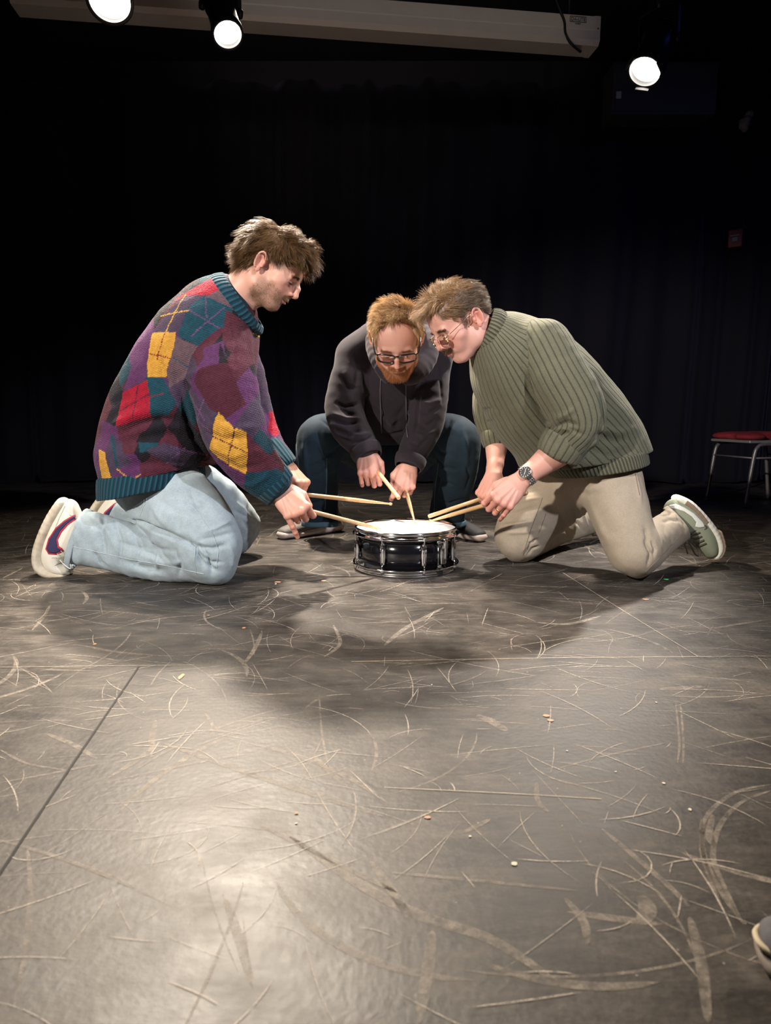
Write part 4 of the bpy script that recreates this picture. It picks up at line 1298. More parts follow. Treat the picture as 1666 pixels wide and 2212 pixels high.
    slv = [(maro, [(940,760),(1120,840),(1120,1100),(1000,1060),(950,980)]), (purp, [(840,1040),(960,990),(1000,1130),(850,1150)]), (maro*.8, [(830,1170),(1000,1130),(1130,1400),(1010,1490),(900,1430),(780,1250)]), (black, [(600,1290),(680,1210),(760,1290),(690,1480),(700,1560)]),
        (slate, [(750,1290),(900,1440),(945,1500),(880,1690),(820,1710),(720,1560),(680,1400)]), (red, [(690,1550),(770,1620),(880,1740),(840,1830),(740,1680)]), (purp, [(840,1760),(890,1700),(1010,1800),(1125,1850),(1080,2000),(900,1900)]),
        (maro, [(1130,1580),(1330,1800),(1290,1840),(1120,1840)]), (must, [(960,1450),(1000,1490),(1060,1545),(1130,1570),(1138,1700),(1115,1845),(1010,1795),(880,1690),(912,1600),(928,1510)]),
        (teal2, [(1115,1842),(1310,1815),(1400,1900),(1250,2100),(1060,2010)]), (black, [(940,1000),(1010,1140),(950,1140)])]
    far = [(purp, [(1000,1100),(1600,1100),(1600,2000),(1000,2000)]), (slate, [(1000,1180),(1260,1180),(1260,1450),(1000,1460)]), (red, [(1100,1450),(1190,1440),(1250,1510),(1170,1640),(1110,1600)]), (teal2, [(1240,1740),(1500,1680),(1500,1900),(1240,1850)]), (slate, [(1000,900),(1200,900),(1190,1200),(1000,1200)])]
    for rid, lst in ((1, tors), (2, slv), (3, far)):
        m = reg == rid
        for c, poly in lst:
            q = np.where(m)[0]; q = q[inpoly(u[q], v[q], k(poly))]; C[q] = c
    yel = np.array((.62,.34,.05)); dred = np.array((.22,.02,.02)); lil = np.array((.14,.06,.16)); brn = np.array((.07,.015,.03))
    for rid, c, a, b in [(1,yel,(690,680),(580,930)), (1,yel,(520,818),(730,795)), (1,dred,(572,945),(520,1110)), (1,dred,(450,1068),(615,1103)), (1,yel,(228,1830),(320,1900)), (1,yel,(320,1900),(385,1858)), (1,lil,(830,700),(850,840)), (1,lil,(735,790),(950,920)), (1,lil,(950,770),(760,960)),
        (1,brn,(380,1290),(350,1490)), (1,brn,(250,1440),(470,1330)), (1,dred,(455,1355),(560,1330)), (1,lil,(540,1790),(660,1690)), (1,lil,(580,1680),(760,1740)), (2,brn,(912,1600),(1135,1705)), (2,brn,(1065,1545),(1000,1790)), (2,lil,(860,1370),(790,1520)), (2,lil,(770,1480),(900,1570)), (2,lil,(720,1310),(860,1500)),
        (1,teal,(640,1100),(740,1170)), (2,yel,(1110,910),(1160,970)), (1,yel,(1110,910),(1150,960)), (1,yel,(1130,1110),(1165,1060))]:
        (a, b) = k([a, b]); d, s_ = segd(u, v, a, b); m = (d < 1.5) & (reg == rid) & ((s_ % 5.2) < 3.9); C[m] = c
    C = C*(1+noise3(V, 150, 7)*.18)[:, None]
    # knit material
    m = NT('argyle_wool'); vv = m.obj()
    kn = m.n('ShaderNodeTexWave', wave_type='BANDS', bands_direction='Z', i_Scale=62.0, i_Distortion=3.0, i_Detail=2.0); m.put(m.mapping(vv, (1,1,1), (0,.35,0)), kn.inputs['Vector']); kn.inputs['Detail Scale'].default_value = 2
    kn2 = m.n('ShaderNodeTexWave', wave_type='BANDS', bands_direction='X', i_Scale=80.0, i_Distortion=2.0, i_Detail=1.0); m.put(m.mapping(vv, (1,1,1), (0,.35,0)), kn2.inputs['Vector'])
    hh = m.math('ADD', kn.outputs['Fac'], m.math('MULTIPLY', kn2.outputs['Fac'], .5)); hh = m.math('ADD', hh, m.math('MULTIPLY', m.noise(300, 3, vv), .9))
    col = m.mix(m.math('MULTIPLY', m.math('SUBTRACT', 1.0, kn.outputs['Fac']), .30), m.attr('Col').outputs['Color'], m.mix(1.0, m.attr('Col').outputs['Color'], (.45,.45,.45), 'MULTIPLY'))
    m.put(col, m.b.inputs['Base Color']); m.set(Roughness=.95, Sheen_Weight=.12, Sheen_Roughness=.4, Specular_IOR_Level=.15); m.bump(hh, .75, .0022)
    sw = tag(mesh_obj('sweater', V, F, m.m, root, col=C), 'multicoloured argyle knit sweater')
    # --- ribbed hem, cuffs, collar
    rib = NT('teal_rib_wool'); vv = rib.obj()
    rw = rib.attr('rib').outputs['Fac']
    sn = rib.math('SINE', rib.math('MULTIPLY', rw, 1.0))
    rib.put(rib.mix(rib.ramp(sn, [(.1, 0), (.6, 1)]), (.006,.028,.046), (.012,.066,.095)), rib.b.inputs['Base Color']); rib.set(Roughness=.95, Sheen_Weight=.1, Specular_IOR_Level=.15)
    rib.bump(rib.math('ADD', sn, rib.math('MULTIPLY', rib.noise(260, 3, vv), .8)), .7, .002)
    def ribbed(name, fld, ch, nrib, h=.0035, extra=None, par=sw):
        V, F = fld.mesh(h, relax=2); V = V+vnormals(V, F)*(noise3(V, 16, 3)*.003)[:, None]; th = chain_theta(V, ch)[0]
        return mesh_obj(name, V, F, rib.m, par, attrs={'rib': th*nrib})
    g = Field(); hem = [J(324,1092,2.43,.208,98), J(326,1062,2.43,.213,104), J(332,1020,2.43,.207,107)]
    g.chain(hem, k=.01); A, n = px_plane(2.45, (205,1080), (425,1038)); g.plane(A, n); A, n = px_plane(2.45, (425,996), (205,1034)); g.plane(A, n)
    ribbed('hem', g, hem, 70)
    g = Field(); cf = [J(560,1012,2.225,.060,50), J(588,1043,2.235,.055,46), J(612,1068,2.245,.045,38)]
    g.chain(cf, k=.006); A, n = px_plane(2.24, (632,1028), (585,1090)); g.plane(A, -n); A, n = px_plane(2.24, (548,1060), (600,1000)); g.plane(A, -n)
    ribbed('cuff', g, cf, 24, .003)
    g = Field(); cf = [J(590,975,2.59,.048,30), J(606,992,2.56,.044,27), J(622,1008,2.53,.04,23)]
    g.chain(cf, k=.006); A, n = px_plane(2.54, (640,992), (606,1020)); g.plane(A, -n)
    ribbed('cuff', g, cf, 20, .003)
    # stand collar round the neck
    Vc, Fc = band(P(503,664,2.40), P(556,722,2.40)-P(503,664,2.40), vec(0,.108,0), P(526,649,2.39), P(567,706,2.39)-P(526,649,2.39), vec(0,.080,.0), .009, 120, 10, .006)
    co = mesh_obj('collar', Vc, Fc, rib.m, sw, attrs={'rib': np.tile(np.arange(120)*2*math.pi/120*44, len(Vc)//120)})
    # --- jeans
    j = Field()
    j.ball(P(335,1045,2.45), (.140,.165,.118), k=.03)
    th_n = [J(340,1056,2.385,.100,86), J(384,1094,2.335,.098,88), J(425,1145,2.29,.092,84), J(460,1194,2.275,.078,70)]
    sh_n = [J(466,1200,2.28,.072,64), J(420,1206,2.31,.068,54), J(350,1203,2.345,.066,54), J(270,1184,2.375,.062,57), J(200,1166,2.395,.060,60), J(140,1156,2.41,.062,62)]
    th_f = [J(365,1048,2.55,.095,84), J(450,1092,2.66,.088,72), J(515,1145,2.75,.072,53)]
    sh_f = [J(512,1150,2.76,.066,48), J(400,1145,2.80,.06,42), J(300,1120,2.80,.055,40), J(235,1100,2.79,.055,42)]
    j.chain(th_n, k=.010); j.chain(th_f, k=.010); j.chain(sh_n, k=.006, k0=.012); j.chain(sh_f, k=.006, k0=.012)
    A, n = px_plane(2.39, (165,1166), (143,1234)); j.plane(A, n, R=.17)
    A, n = px_plane(2.79, (247,1110), (232,1140)); j.plane(A, n, R=.13)
    V, F = j.mesh(.0040, relax=2); sk = Skin(V, F)
    V = strokes(V, F, sk, [
        ([(405,1160),(425,1190),(440,1225)], 5, -9), ([(425,1172),(450,1200),(458,1240)], 4, -7), ([(420,1180),(460,1185),(490,1178)], 5, -6), ([(425,1195),(455,1215),(480,1215)], 4, -5), ([(430,1210),(470,1235)], 5, -4),
        ([(300,1130),(350,1150),(400,1170),(420,1185)], 6, -13), ([(270,1118),(300,1128),(330,1142)], 6, -6), ([(250,1135),(290,1160),(340,1168)], 10, 5), ([(190,1120),(215,1145),(225,1190)], 6, -4), ([(205,1118),(235,1150),(250,1185)], 7, 5),
        ([(240,1165),(300,1185),(380,1190)], 6, -4), ([(260,1210),(300,1225),(360,1235)], 9, -6), ([(300,1195),(350,1215),(400,1215)], 8, 4), ([(160,1140),(175,1180),(170,1220)], 8, 4), ([(200,1190),(215,1215),(240,1232)], 6, -5),
        ([(470,1110),(500,1150),(512,1190)], 12, 3), ([(395,1075),(420,1085),(440,1110)], 10, -4), ([(340,1075),(380,1110),(390,1150)], 9, -3), ([(520,1120),(545,1150),(555,1180)], 6, -3), ([(500,1080),(525,1100),(545,1140)], 8, 3), ([(225,1115),(222,1160),(228,1215)], 4, -4), ([(248,1125),(262,1165),(258,1220)], 4, -4), ([(290,1150),(298,1190),(288,1230)], 5, -4), ([(330,1165),(345,1200),(335,1240)], 5, 4), ([(380,1190),(392,1215),(385,1245)], 5, -4), ([(430,1165),(470,1160),(505,1150)], 5, -4), ([(435,1150),(470,1140),(500,1125)], 4, 3), ([(410,1060),(425,1085),(455,1095)], 5, -4), ([(330,1095),(350,1125),(365,1140)], 6, 3), ([(500,1100),(530,1115),(555,1135)], 4, -3), ([(490,1170),(505,1200),(500,1235)], 6, 3)], gain=1.5)
    V = V+vnormals(V, F)*(noise3(V, 14, 12)*.0035+noise3(V, 40, 5)*.0012)[:, None]
    V[:, 2] = np.maximum(V[:, 2], .002)
    dn = cloth_mat('light_denim', (.37,.455,.50), .85, 900, .45, .15, .22, True)
    jn = tag(mesh_obj('jeans', V, F, dn.m, root), 'light blue denim jeans')
    sk = Skin(V, F); th = plain('pale_thread', (.42,.50,.52), .8).m
    seam('side_seam', sk, [[(386,1060),(430,1110),(460,1155),(472,1190),(468,1225)], [(152,1180),(200,1190),(280,1208),(360,1222),(440,1240)], [(422,1180),(420,1215),(425,1240)]], th, jn, .0011)
    seam('pocket_stitching', sk, [[(316,1072),(316,1085),(308,1100),(302,1116)], [(312,1072),(311,1085),(304,1098)]], th, jn, .001)
    # turned hem of each leg: a ring of cloth
    for (a, b, Y, rd, nn) in (((188,1097),(145,1232),2.40,.066,1), ((262,1078),(236,1142),2.79,.056,1)):
        A, B = P(*a, Y), P(*b, Y); c = (A+B)/2; h = (B-A)/2*1.0; ax = unit(np.cross(vec(0,1,0), unit(h)))
        V1, F1 = band(c-ax*(-1 if ax[0] < 0 else 1)*.004, h*.93, vec(0, rd*.93, 0), c+ax*(-1 if ax[0] < 0 else 1)*.016, h*.93, vec(0, rd*.95, 0), .0035, 64, 5, .001)
        mesh_obj('leg_hem', V1+(noise3(V1, 16, 3)*.003)[:, None], F1, dn.m, jn)
    # --- shoes
    wl = NT('white_leather'); vv = wl.obj(); wl.put(wl.mix(wl.noise(20, 4, vv), (.66,.63,.55), (.76,.73,.65)), wl.b.inputs['Base Color']); wl.set(Roughness=.42); wl.bump(wl.noise(70, 4, vv), .2, .001)
    cr = NT('cream_rubber'); vv = cr.obj(); cr.put(cr.mix(cr.ramp(cr.noise(16, 5, vv, .7), [(.4, 0), (.75, 1)]), (.66,.61,.50), (.42,.32,.22)), cr.b.inputs['Base Color']); cr.set(Roughness=.6)
    nv = plain('navy_suede', (.020,.018,.075), .75).m; rdm = plain('red_edging', (.45,.02,.05), .6).m; lc = plain('white_lace', (.70,.68,.62), .8).m
    up, so, su, ss = shoe('sneaker', root,
        [J(136,1086,2.42,.034,12), J(116,1118,2.42,.038,13), J(98,1158,2.42,.043,13), J(88,1195,2.42,.047,13), J(92,1222,2.42,.048,13), J(112,1237,2.42,.046,12), J(140,1240,2.42,.036,9)],
        [J(150,1094,2.42,.026,18), J(150,1122,2.42,.034,30), J(145,1148,2.42,.038,38), J(128,1180,2.42,.042,34), J(118,1208,2.42,.044,24), J(128,1226,2.42,.042,15), J(146,1231,2.42,.034,11)],
        (wl.m, cr.m), label='near white leather sneaker')
    sw_out = [(161,1111),(139,1124),(120,1141),(105,1164),(99,1186),(105,1197),(121,1198),(138,1190),(134,1184),(127,1179),(125,1166),(133,1150),(147,1134),(163,1122)]
    sw_in = [(161,1114),(140,1127),(122,1143),(108,1165),(102,1185),(107,1194),(120,1195),(134,1188),(124,1182),(122,1165),(130,1148),(145,1131),(162,1119)]
    decal('side_logo_edging', su, sw_out, rdm, up, .0010, 2.0); decal('side_logo', su, sw_in, nv, up, .0022, 2.0)
    seam('stitching', su, [[(141,1093),(128,1120),(112,1160),(104,1190)], [(150,1112),(165,1120)], [(112,1205),(130,1205),(150,1198)], [(118,1222),(135,1212),(150,1208)]], plain('grey_thread', (.35,.33,.28), .8).m, up, .0009, .0004)
    ls = [lace([su.line([p], 1, .002)[0] if len(su.line([p, p], 1, .002)) else P(*p, 2.37) for p in q]) for q in ([(118,1203),(126,1210),(140,1212)], [(124,1196),(133,1203),(146,1206)], [(131,1189),(140,1196),(152,1199)])]
    for l in ls: mesh_obj('lace', *l, lc, up)
    mesh_obj('lace', *lace([P(130,1210,2.365), P(142,1222,2.36), P(152,1228,2.36), P(153,1220,2.36), P(144,1212,2.365)]), lc, up)
    up2, so2, su2, _ = shoe('sneaker', root,
        [J(262,1046,2.80,.034,10), J(240,1060,2.80,.038,10), J(218,1085,2.80,.043,10), J(202,1112,2.80,.046,10), J(198,1140,2.80,.046,10), J(212,1152,2.80,.040,9)],
        [J(268,1062,2.80,.028,14), J(255,1084,2.80,.036,24), J(240,1105,2.80,.040,26), J(225,1128,2.80,.042,22), J(220,1142,2.80,.036,12)],
        (wl.m, cr.m), label='far white leather sneaker')
    decal('side_logo_edging', su2, [(266,1078),(246,1088),(226,1106),(219,1120),(228,1124),(240,1110),(262,1092)], rdm, up2, .0010, 2.0)
    decal('side_logo', su2, [(266,1081),(247,1091),(229,1107),(222,1119),(228,1121),(240,1107),(262,1089)], nv, up2, .0022, 2.0)
    # --- head
    near = P(571,573,2.30); w.hairmat = hair_mat('brown_hair', .34)
    ps = head_pose(near+vec(0,.078,0), 93, 37, 0, 1.03)
    def scalp(x, y, z): return smooth(z-(.036+.25*np.clip(y-.02, 0, 1)-.9*np.clip(-y-.015, 0, .09)), 0, .012)*(1-smooth(y, .080, .088))
    def fade(x, y, z): return smooth(z, .008, .030)*smooth(-y, -.062, -.045)*(np.abs(x) > .05)*smooth(y, -.02, 0.0)
    def stub(x, y, z): return (smooth(-z, .012, .034)*smooth(y, -.004, .012)*(1-smooth(-z, .095, .115))*(1-np.exp(-(((np.abs(x)-.028)/.016)**2+((z+.02)/.018)**2))))*np.where(y > .06, smooth(-z, .022, .032), 1)
    w.head(ps, dict(jaw=.002, chin=.002, nose=1.08, mouth=.0022, lid=.5, tints=[(stub, (.27,.17,.115), .55), (fade, (.25,.18,.15), .75), (scalp, (.11,.065,.040), .9)]), P(488,664,2.40), .060)
    nx = lambda v: v/(np.linalg.norm(v, axis=-1, keepdims=True)+1e-9)
    def comb(X):
        x, y, z = X.T; back = smooth(-y, -.035, .02)
        f_ = np.stack([x*3.0, np.full_like(x, 1.0), -.05+.30*smooth(y, .0, .04)*(1-smooth(y, .07, .10))-1.0*smooth(y, .075, .13)-.9*smooth(np.abs(x), .045, .08)], 1)
        b_ = np.stack([x*1.0, -.30+0*x-.2*smooth(z, .02, .08), -1.0+0*x+.55*smooth(z, .07, .12)], 1)
        return nx(f_*(1-back)[:, None]+b_*back[:, None])
    def push(X):
        q = X-vec(0, -.006, .048); r = np.array([.082, .100, .084]); d = np.sqrt(((q/r)**2).sum(1))[:, None]
        return np.where((d < 1) & (X[:, 2:3] > -.02), vec(0, -.006, .048)+q/np.maximum(d, 1e-3), X)
    hm = lambda c: (scalp(*c.T) > .5)*1.0*(np.abs(c[:, 0]) < .09)
    brown = [(.040,.020,.009), (.080,.041,.018), (.18,.10,.045), (.058,.030,.013)]
    w.hair('hair', 11000, hm, comb, lambda X: .034+.022*smooth(X[:, 2], .06, .12)+.026*smooth(-X[:, 1], .02, .09)+.012*smooth(X[:, 1], .03, .07), brown, r=.00060, nseg=6, curl=.045, stiff=.55, lift=.7, wav=(.10,.9), seed=3, push=push, clump=260, label='tousled brown hair')
    # longer locks: fringe over the forehead and the back of the neck
    w.hair('fringe', 1500, lambda c: hm(c)*smooth(c[:, 1], .050, .065)*smooth(c[:, 2], .07, .085), lambda X: nx(np.stack([X[:, 0]*4, np.full(len(X), 1.1), -.30-8*np.clip(X[:, 1]-.095, 0, .05)], 1)), lambda X: .040+0*X[:, 0], brown, r=.0006, curl=.05, stiff=.7, lift=.4, seed=5, push=push, clump=50)
    w.hair('top_hair', 3600, lambda c: hm(c)*smooth(c[:, 1], -.045, -.025)*(1-smooth(c[:, 1], .055, .068))*smooth(c[:, 2], .095, .105), lambda X: nx(np.stack([X[:, 0]*2, np.full(len(X), 1.0), .35-14*np.clip(X[:, 2]-.150, 0, .05)], 1)), lambda X: .036+0*X[:, 0], brown, r=.0006, nseg=6, curl=.05, stiff=.75, lift=1.1, seed=15, push=push, clump=70)
    nape = lambda c: smooth(-c[:, 1], .045, .06)*(1-smooth(c[:, 2], .0, .02))*smooth(c[:, 2], -.045, -.03)
    w.hair('neck_hair', 2600, nape, lambda X: nx(np.stack([X[:, 0]*1, np.full(len(X), -.25), np.full(len(X), -1.0)], 1)), lambda X: .048+0*X[:, 0], brown, r=.0005, curl=.05, stiff=.6, lift=.5, seed=6, clump=60)
    beh = lambda c: smooth(np.abs(c[:, 0]), .045, .055)*smooth(-c[:, 1], .022, .034)*(1-smooth(-c[:, 1], .06, .07))*smooth(c[:, 2], -.03, -.015)*(1-smooth(c[:, 2], .04, .05))
    w.hair('side_hair', 1500, beh, lambda X: nx(np.stack([X[:, 0]*2, np.full(len(X), -.2), np.full(len(X), -1.0)], 1)), lambda X: .030+0*X[:, 0], brown, r=.0005, curl=.05, stiff=.6, lift=.35, seed=8)
    bm = lambda c: stub(*c.T)*smooth(c[:, 2], -.11, -.09)*((c[:, 1] > 0))*(1-lipmask(c))
    w.hair('beard', 5200, bm, lambda X: nx(np.stack([X[:, 0]*2, np.full(len(X), .5), np.full(len(X), -1.0)], 1)), lambda X: .0045+0*X[:, 0], [(.16,.095,.06), (.26,.17,.11), (.10,.06,.04)], r=.00022, nseg=2, curl=.1, lift=.6, seed=9)
    w.hair('moustache', 700, moust, lambda X: nx(np.stack([X[:, 0]*30, np.full(len(X), .5), np.full(len(X), -1.0)], 1)), lambda X: .0058+0*X[:, 0], [(.30,.20,.11), (.20,.12,.07)], r=.00025, nseg=3, curl=.08, lift=.2, seed=10)
    w.pair('eyebrow', 700, browm, browc, lambda X: .010+0*X[:, 0], [(.10,.06,.04), (.16,.10,.06)], r=.0003, nseg=3, curl=.06, lift=.25, seed=11)
    w.pair('eyelashes', 120, lashm, lambda X: nx(np.stack([X[:, 0]*3, np.full(len(X), 1.0), np.full(len(X), -.3)], 1)), lambda X: .008+0*X[:, 0], [(.04,.025,.02)], r=.0003, nseg=3, curl=.05, lift=.6, seed=12)
    # --- hands
    w.hand('R', P(604,1054,2.245), P(640,1100,2.215)-P(604,1054,2.245), (.15,-.93,.25), P(548,1000,2.215),
           {'i': (62,62,35), 'm': (78,70,40), 'r': (80,72,45), 'p': (36,12,8)}, [(.050,.044,-.026), (.080,.040,-.046), (.100,.022,-.056)], {'i': 3, 'p': -8}, 1.10)
    w.hand('L', P(620,1006,2.53), P(655,1045,2.49)-P(620,1006,2.53), (.66,-.30,.60), P(580,962,2.62),
           {'i': (58,72,40), 'm': (62,78,45), 'r': (66,80,50), 'p': (70,80,50)}, [(.058,.038,-.022), (.090,.034,-.036), (.116,.022,-.044)], {}, 1.05)
    bf = shrink(f, .024); bf.ops += shrink(j, .022).ops
    bf.ops = [o for o in bf.ops]
    V, F = bf.mesh(.009, relax=2)
    w.add(V, F, w.skin); w.finish()
def lipmask(c): return smooth(.029-np.abs(c[:, 0]), 0, .004)*smooth(c[:, 2], -.058, -.054)*(1-smooth(c[:, 2], -.037, -.034))
def moust(c): return smooth(.030-np.abs(c[:, 0]), 0, .004)*smooth(c[:, 2], -.042+0*c[:, 0], -.037)*(1-smooth(c[:, 2], -.029, -.024))*smooth(c[:, 1], .07, .08)
def browm(c): ax = np.abs(c[:, 0]); return smooth(ax, .011, .016)*(1-smooth(ax, .046, .050))*np.exp(-((c[:, 2]-(.0315-.10*np.clip(ax-.034, 0, 1)))/.0038)**2)*(c[:, 1] > .06)
def browc(X): return (lambda v: v/np.linalg.norm(v, axis=1)[:, None])(np.stack([np.sign(X[:, 0])*1.0, np.full(len(X), .1), .25-.6*smooth(np.abs(X[:, 0]), .03, .045)], 1))
def lashm(c): ax = np.abs(c[:, 0]); return (np.abs(ax-.032) < .012)*np.exp(-((c[:, 2]-.0085)/.0016)**2)*(c[:, 1] > .078)
left_man()
stick(P(838,1147,2.53), P(655,1100,2.30)-P(838,1147,2.53), 'lower drumstick from the argyle sweater man, its tip on the drumhead')
stick(P(848,1089,2.50), P(657,1068,2.50)-P(848,1089,2.50), 'drumstick with rounded tip held level above the left side of the drum')
# ------------------------------------------------------------------ man in the middle: dark hoodie, glasses, crouching behind the drum
def mid_man():
    w = Person(tuple(P(845, 1150, 3.2)*vec(1,1,0)), '', (.64, .36, .29))
    tag(w.root, 'person with ginger beard, black glasses and dark hoodie crouching behind the drum', 'person')
    root = w.root
    torso = [J(842,960,3.22,.15,98), J(844,900,3.12,.15,100), J(848,835,3.02,.145,104), J(852,778,2.95,.13,104), J(856,740,2.90,.10,80), J(857,715,2.87,.07,50)]
    arm_r = [J(778,768,2.93,.075,44), J(757,820,2.90,.075,42), J(744,880,2.88,.075,41), J(757,925,2.84,.070,40), J(780,955,2.82,.060,34), J(788,967,2.81,.052,30)]
    arm_l = [J(930,768,2.95,.075,42), J(930,820,2.95,.075,40), J(925,880,2.90,.072,40), J(914,930,2.88,.068,36), J(898,966,2.85,.058,32), J(889,985,2.83,.050,28)]
    f = Field(); f.chain(torso, k=.015, tag=1)
    A = P(845,948,3.2); f.plane(A, vec(0,.1,-1))
    f.chain(arm_r, k=.008, tag=2, k0=.04); f.chain(arm_l, k=.008, tag=3, k0=.04)
    f.cone(P(805,742,2.90), P(760,765,2.93), (.08,.06), (.075,.06), k=.03); f.cone(P(910,742,2.91), P(945,765,2.95), (.08,.06), (.075,.06), k=.03)
    V, F = f.mesh(.0045, relax=2); sk = Skin(V, F)
    V = strokes(V, F, sk, [
        ([(735,880),(750,893),(772,895)], 5, -7), ([(715,905),(745,915),(780,912)], 5, -6), ([(718,925),(750,938),(785,930)], 5, -6), ([(730,945),(760,955),(790,948)], 4, -5), ([(720,892),(750,903),(778,903)], 4, 5),
        ([(785,790),(790,840),(788,890)], 6, -8), ([(765,770),(772,800),(770,840)], 6, -5), ([(745,800),(755,840)], 7, 4), ([(905,850),(900,890),(898,930)], 6, -8), ([(925,770),(915,800),(905,850)], 5, -4),
        ([(900,885),(925,892),(950,880)], 5, -6), ([(895,915),(920,922),(945,905)], 5, -5), ([(885,955),(905,965),(925,950)], 4, -4), ([(940,750),(930,800),(920,840)], 6, 3),
        ([(800,870),(830,900),(840,935)], 8, -4), ([(880,870),(860,900),(855,930)], 8, -4), ([(810,930),(840,940),(880,932)], 6, -5), ([(820,900),(845,915),(870,900)], 8, 4), ([(725,870),(745,878),(775,872)], 4, -6), ([(735,815),(750,835),(775,840)], 5, -4), ([(750,930),(775,940),(800,935)], 4, 5), ([(770,955),(790,950),(805,942)], 3, -5), ([(905,870),(930,872),(955,862)], 5, 5), ([(900,935),(915,942),(940,930)], 4, 4), ([(945,790),(952,830),(955,870)], 5, -4), ([(780,830),(795,860),(800,900)], 5, 5), ([(895,830),(890,870),(880,900)], 5, 4)], gain=1.5)
    V = V+vnormals(V, F)*(noise3(V, 12, 21)*.004+noise3(V, 34, 5)*.0012)[:, None]
    fl = cloth_mat('dark_plum_fleece', (.019,.0145,.021), .9, 500, .35, .10, .12)
    hd = tag(mesh_obj('hoodie', V, F, fl.m, root), 'dark plum hooded sweatshirt')
    # hood lying round the neck, with its opening at the throat
    h = Field()
    ringp = [J(838,822,2.72,.018,8), J(820,795,2.74,.024,10), J(806,762,2.79,.030,11), J(800,730,2.86,.036,12), J(806,705,2.94,.042,15), J(828,694,3.02,.05,22), J(857,690,3.05,.05,26), J(888,694,3.02,.05,22), J(912,708,2.94,.042,17), J(926,735,2.86,.038,19), J(922,775,2.80,.032,21), J(902,806,2.75,.026,17), J(878,824,2.72,.018,9)]
    h.chain(ringp, k=.012, sub=3)
    V, F = h.mesh(.0038, relax=2); V = V+vnormals(V, F)*(noise3(V, 18, 4)*.003)[:, None]
    ho = mesh_obj('hood', V, F, fl.m, hd)
    sk2 = Skin(*joinm((V, F)))
    # pouch pocket, cords
    cd = plain('grey_cord', (.09,.08,.09), .8).m
    for q in ([(824,800),(822,845),(823,890),(825,935)], [(876,812),(877,860),(878,905),(882,945)]):
        L = [r[0]+r[1]*.004 for r in (sk.hit(*p) for p in catmull([(*p, 0) for p in q], 5)[:, :2]) if r is not None]
        L = [P(q[0][0], q[0][1], 2.70)]+L
        mesh_obj('drawstring', *tube(np.array(L), .0022, 7), cd, hd)
    mesh_obj('eyelet', *lathe([(.003,0),(.0055,.001),(.0055,.002),(.003,.0025)], 16, P(876,811,2.685), frame(vec(1,0,0), vec(0,-1,0))), plain('steel_eyelet', (.6,.6,.62), .25, 1).m, ho)
    for (c, rx, ry, ax0, ax1) in ((arm_r, 31, .056, (788,969,2.81), (797,988,2.79)), (arm_l, 31, .055, (889,988,2.83), (882,1010,2.81))):
        a, b = P(*ax0), P(*ax1); d = unit(b-a); u = unit(vec(0,-1,0)-d*np.dot(vec(0,-1,0), d)); v = np.cross(d, u); r = rx*S(980, 2.80)
        V1, F1 = band(a, u*ry*1.06, v*r*1.06, b, u*ry*.96, v*r*.92, .005, 84, 6, .003, .0006, 42)
        mesh_obj('cuff', V1, F1, fl.m, hd)
    # jeans
    j = Field()
    j.cone(P(800,985,3.30), P(888,985,3.30), (.12,.10), (.12,.10), k=.03)
    th_r = [J(800,970,3.24,.10,52), J(745,945,3.08,.095,50), J(692,948,2.99,.09,50)]; sh_r = [J(690,952,2.99,.088,50), J(688,1000,3.00,.078,46), J(690,1060,3.05,.066,38), J(692,1120,3.10,.066,37)]
    th_l = [J(890,970,3.24,.10,52), J(940,945,3.08,.095,50), J(988,950,2.99,.09,50)]; sh_l = [J(990,955,2.99,.088,49), J(988,1005,3.00,.078,45), J(975,1065,3.05,.068,40), J(966,1120,3.10,.066,38)]
    for q in (th_r, th_l): j.chain(q, k=.02)
    for q in (sh_r, sh_l): j.chain(q, k=.008, k0=.015)
    for x in (690, 966): j.plane(P(x,1126,3.1), vec(0,0,-1), R=.25)
    V, F = j.mesh(.0045, relax=2); sk = Skin(V, F)
    V = strokes(V, F, sk, [([(705,985),(690,1000),(665,1010)], 5, -5), ([(712,1000),(695,1020),(670,1035)], 5, -4), ([(655,940),(660,990),(668,1050)], 7, 4), ([(700,1000),(704,1050),(700,1100)], 4, 5), ([(740,960),(725,975),(705,985)], 6, -6),
        ([(690,905),(720,925),(750,935)], 6, -3), ([(945,990),(960,1010),(985,1015)], 5, -5), ([(940,1020),(955,1040),(985,1050)], 5, -4), ([(1000,930),(1010,980),(1005,1030)], 7, 4), ([(930,950),(950,975),(975,985)], 6, -5), ([(960,1000),(950,1060),(948,1100)], 4, 5), ([(650,1080),(675,1088),(700,1080)], 4, -4), ([(655,1100),(680,1106),(705,1098)], 4, 4), ([(945,1080),(970,1088),(1000,1078)], 4, -4), ([(1005,1000),(1015,1030),(1005,1060)], 4, -4), ([(690,960),(700,985),(715,1000)], 4, 5), ([(760,925),(740,945),(730,965)], 6, 4), ([(975,905),(965,930),(950,945)], 5, -4)], gain=1.5)
    V = V+vnormals(V, F)*(noise3(V, 14, 31)*.004+noise3(V, 36, 5)*.0012)[:, None]
    dn = cloth_mat('dark_denim', (.010,.024,.038), .8, 900, .4, .05, .45, True)
    jn = tag(mesh_obj('jeans', V, F, dn.m, root), 'dark blue jeans')
    sk = Skin(V, F); th = plain('blue_thread', (.10,.17,.22), .8).m
    seam('side_seam', sk, [[(706,990),(706,1040),(702,1100)], [(640,960),(648,1030),(656,1110)], [(1040,950),(1030,1020),(1008,1110)], [(948,1000),(940,1060),(938,1110)]], th, jn, .0013)
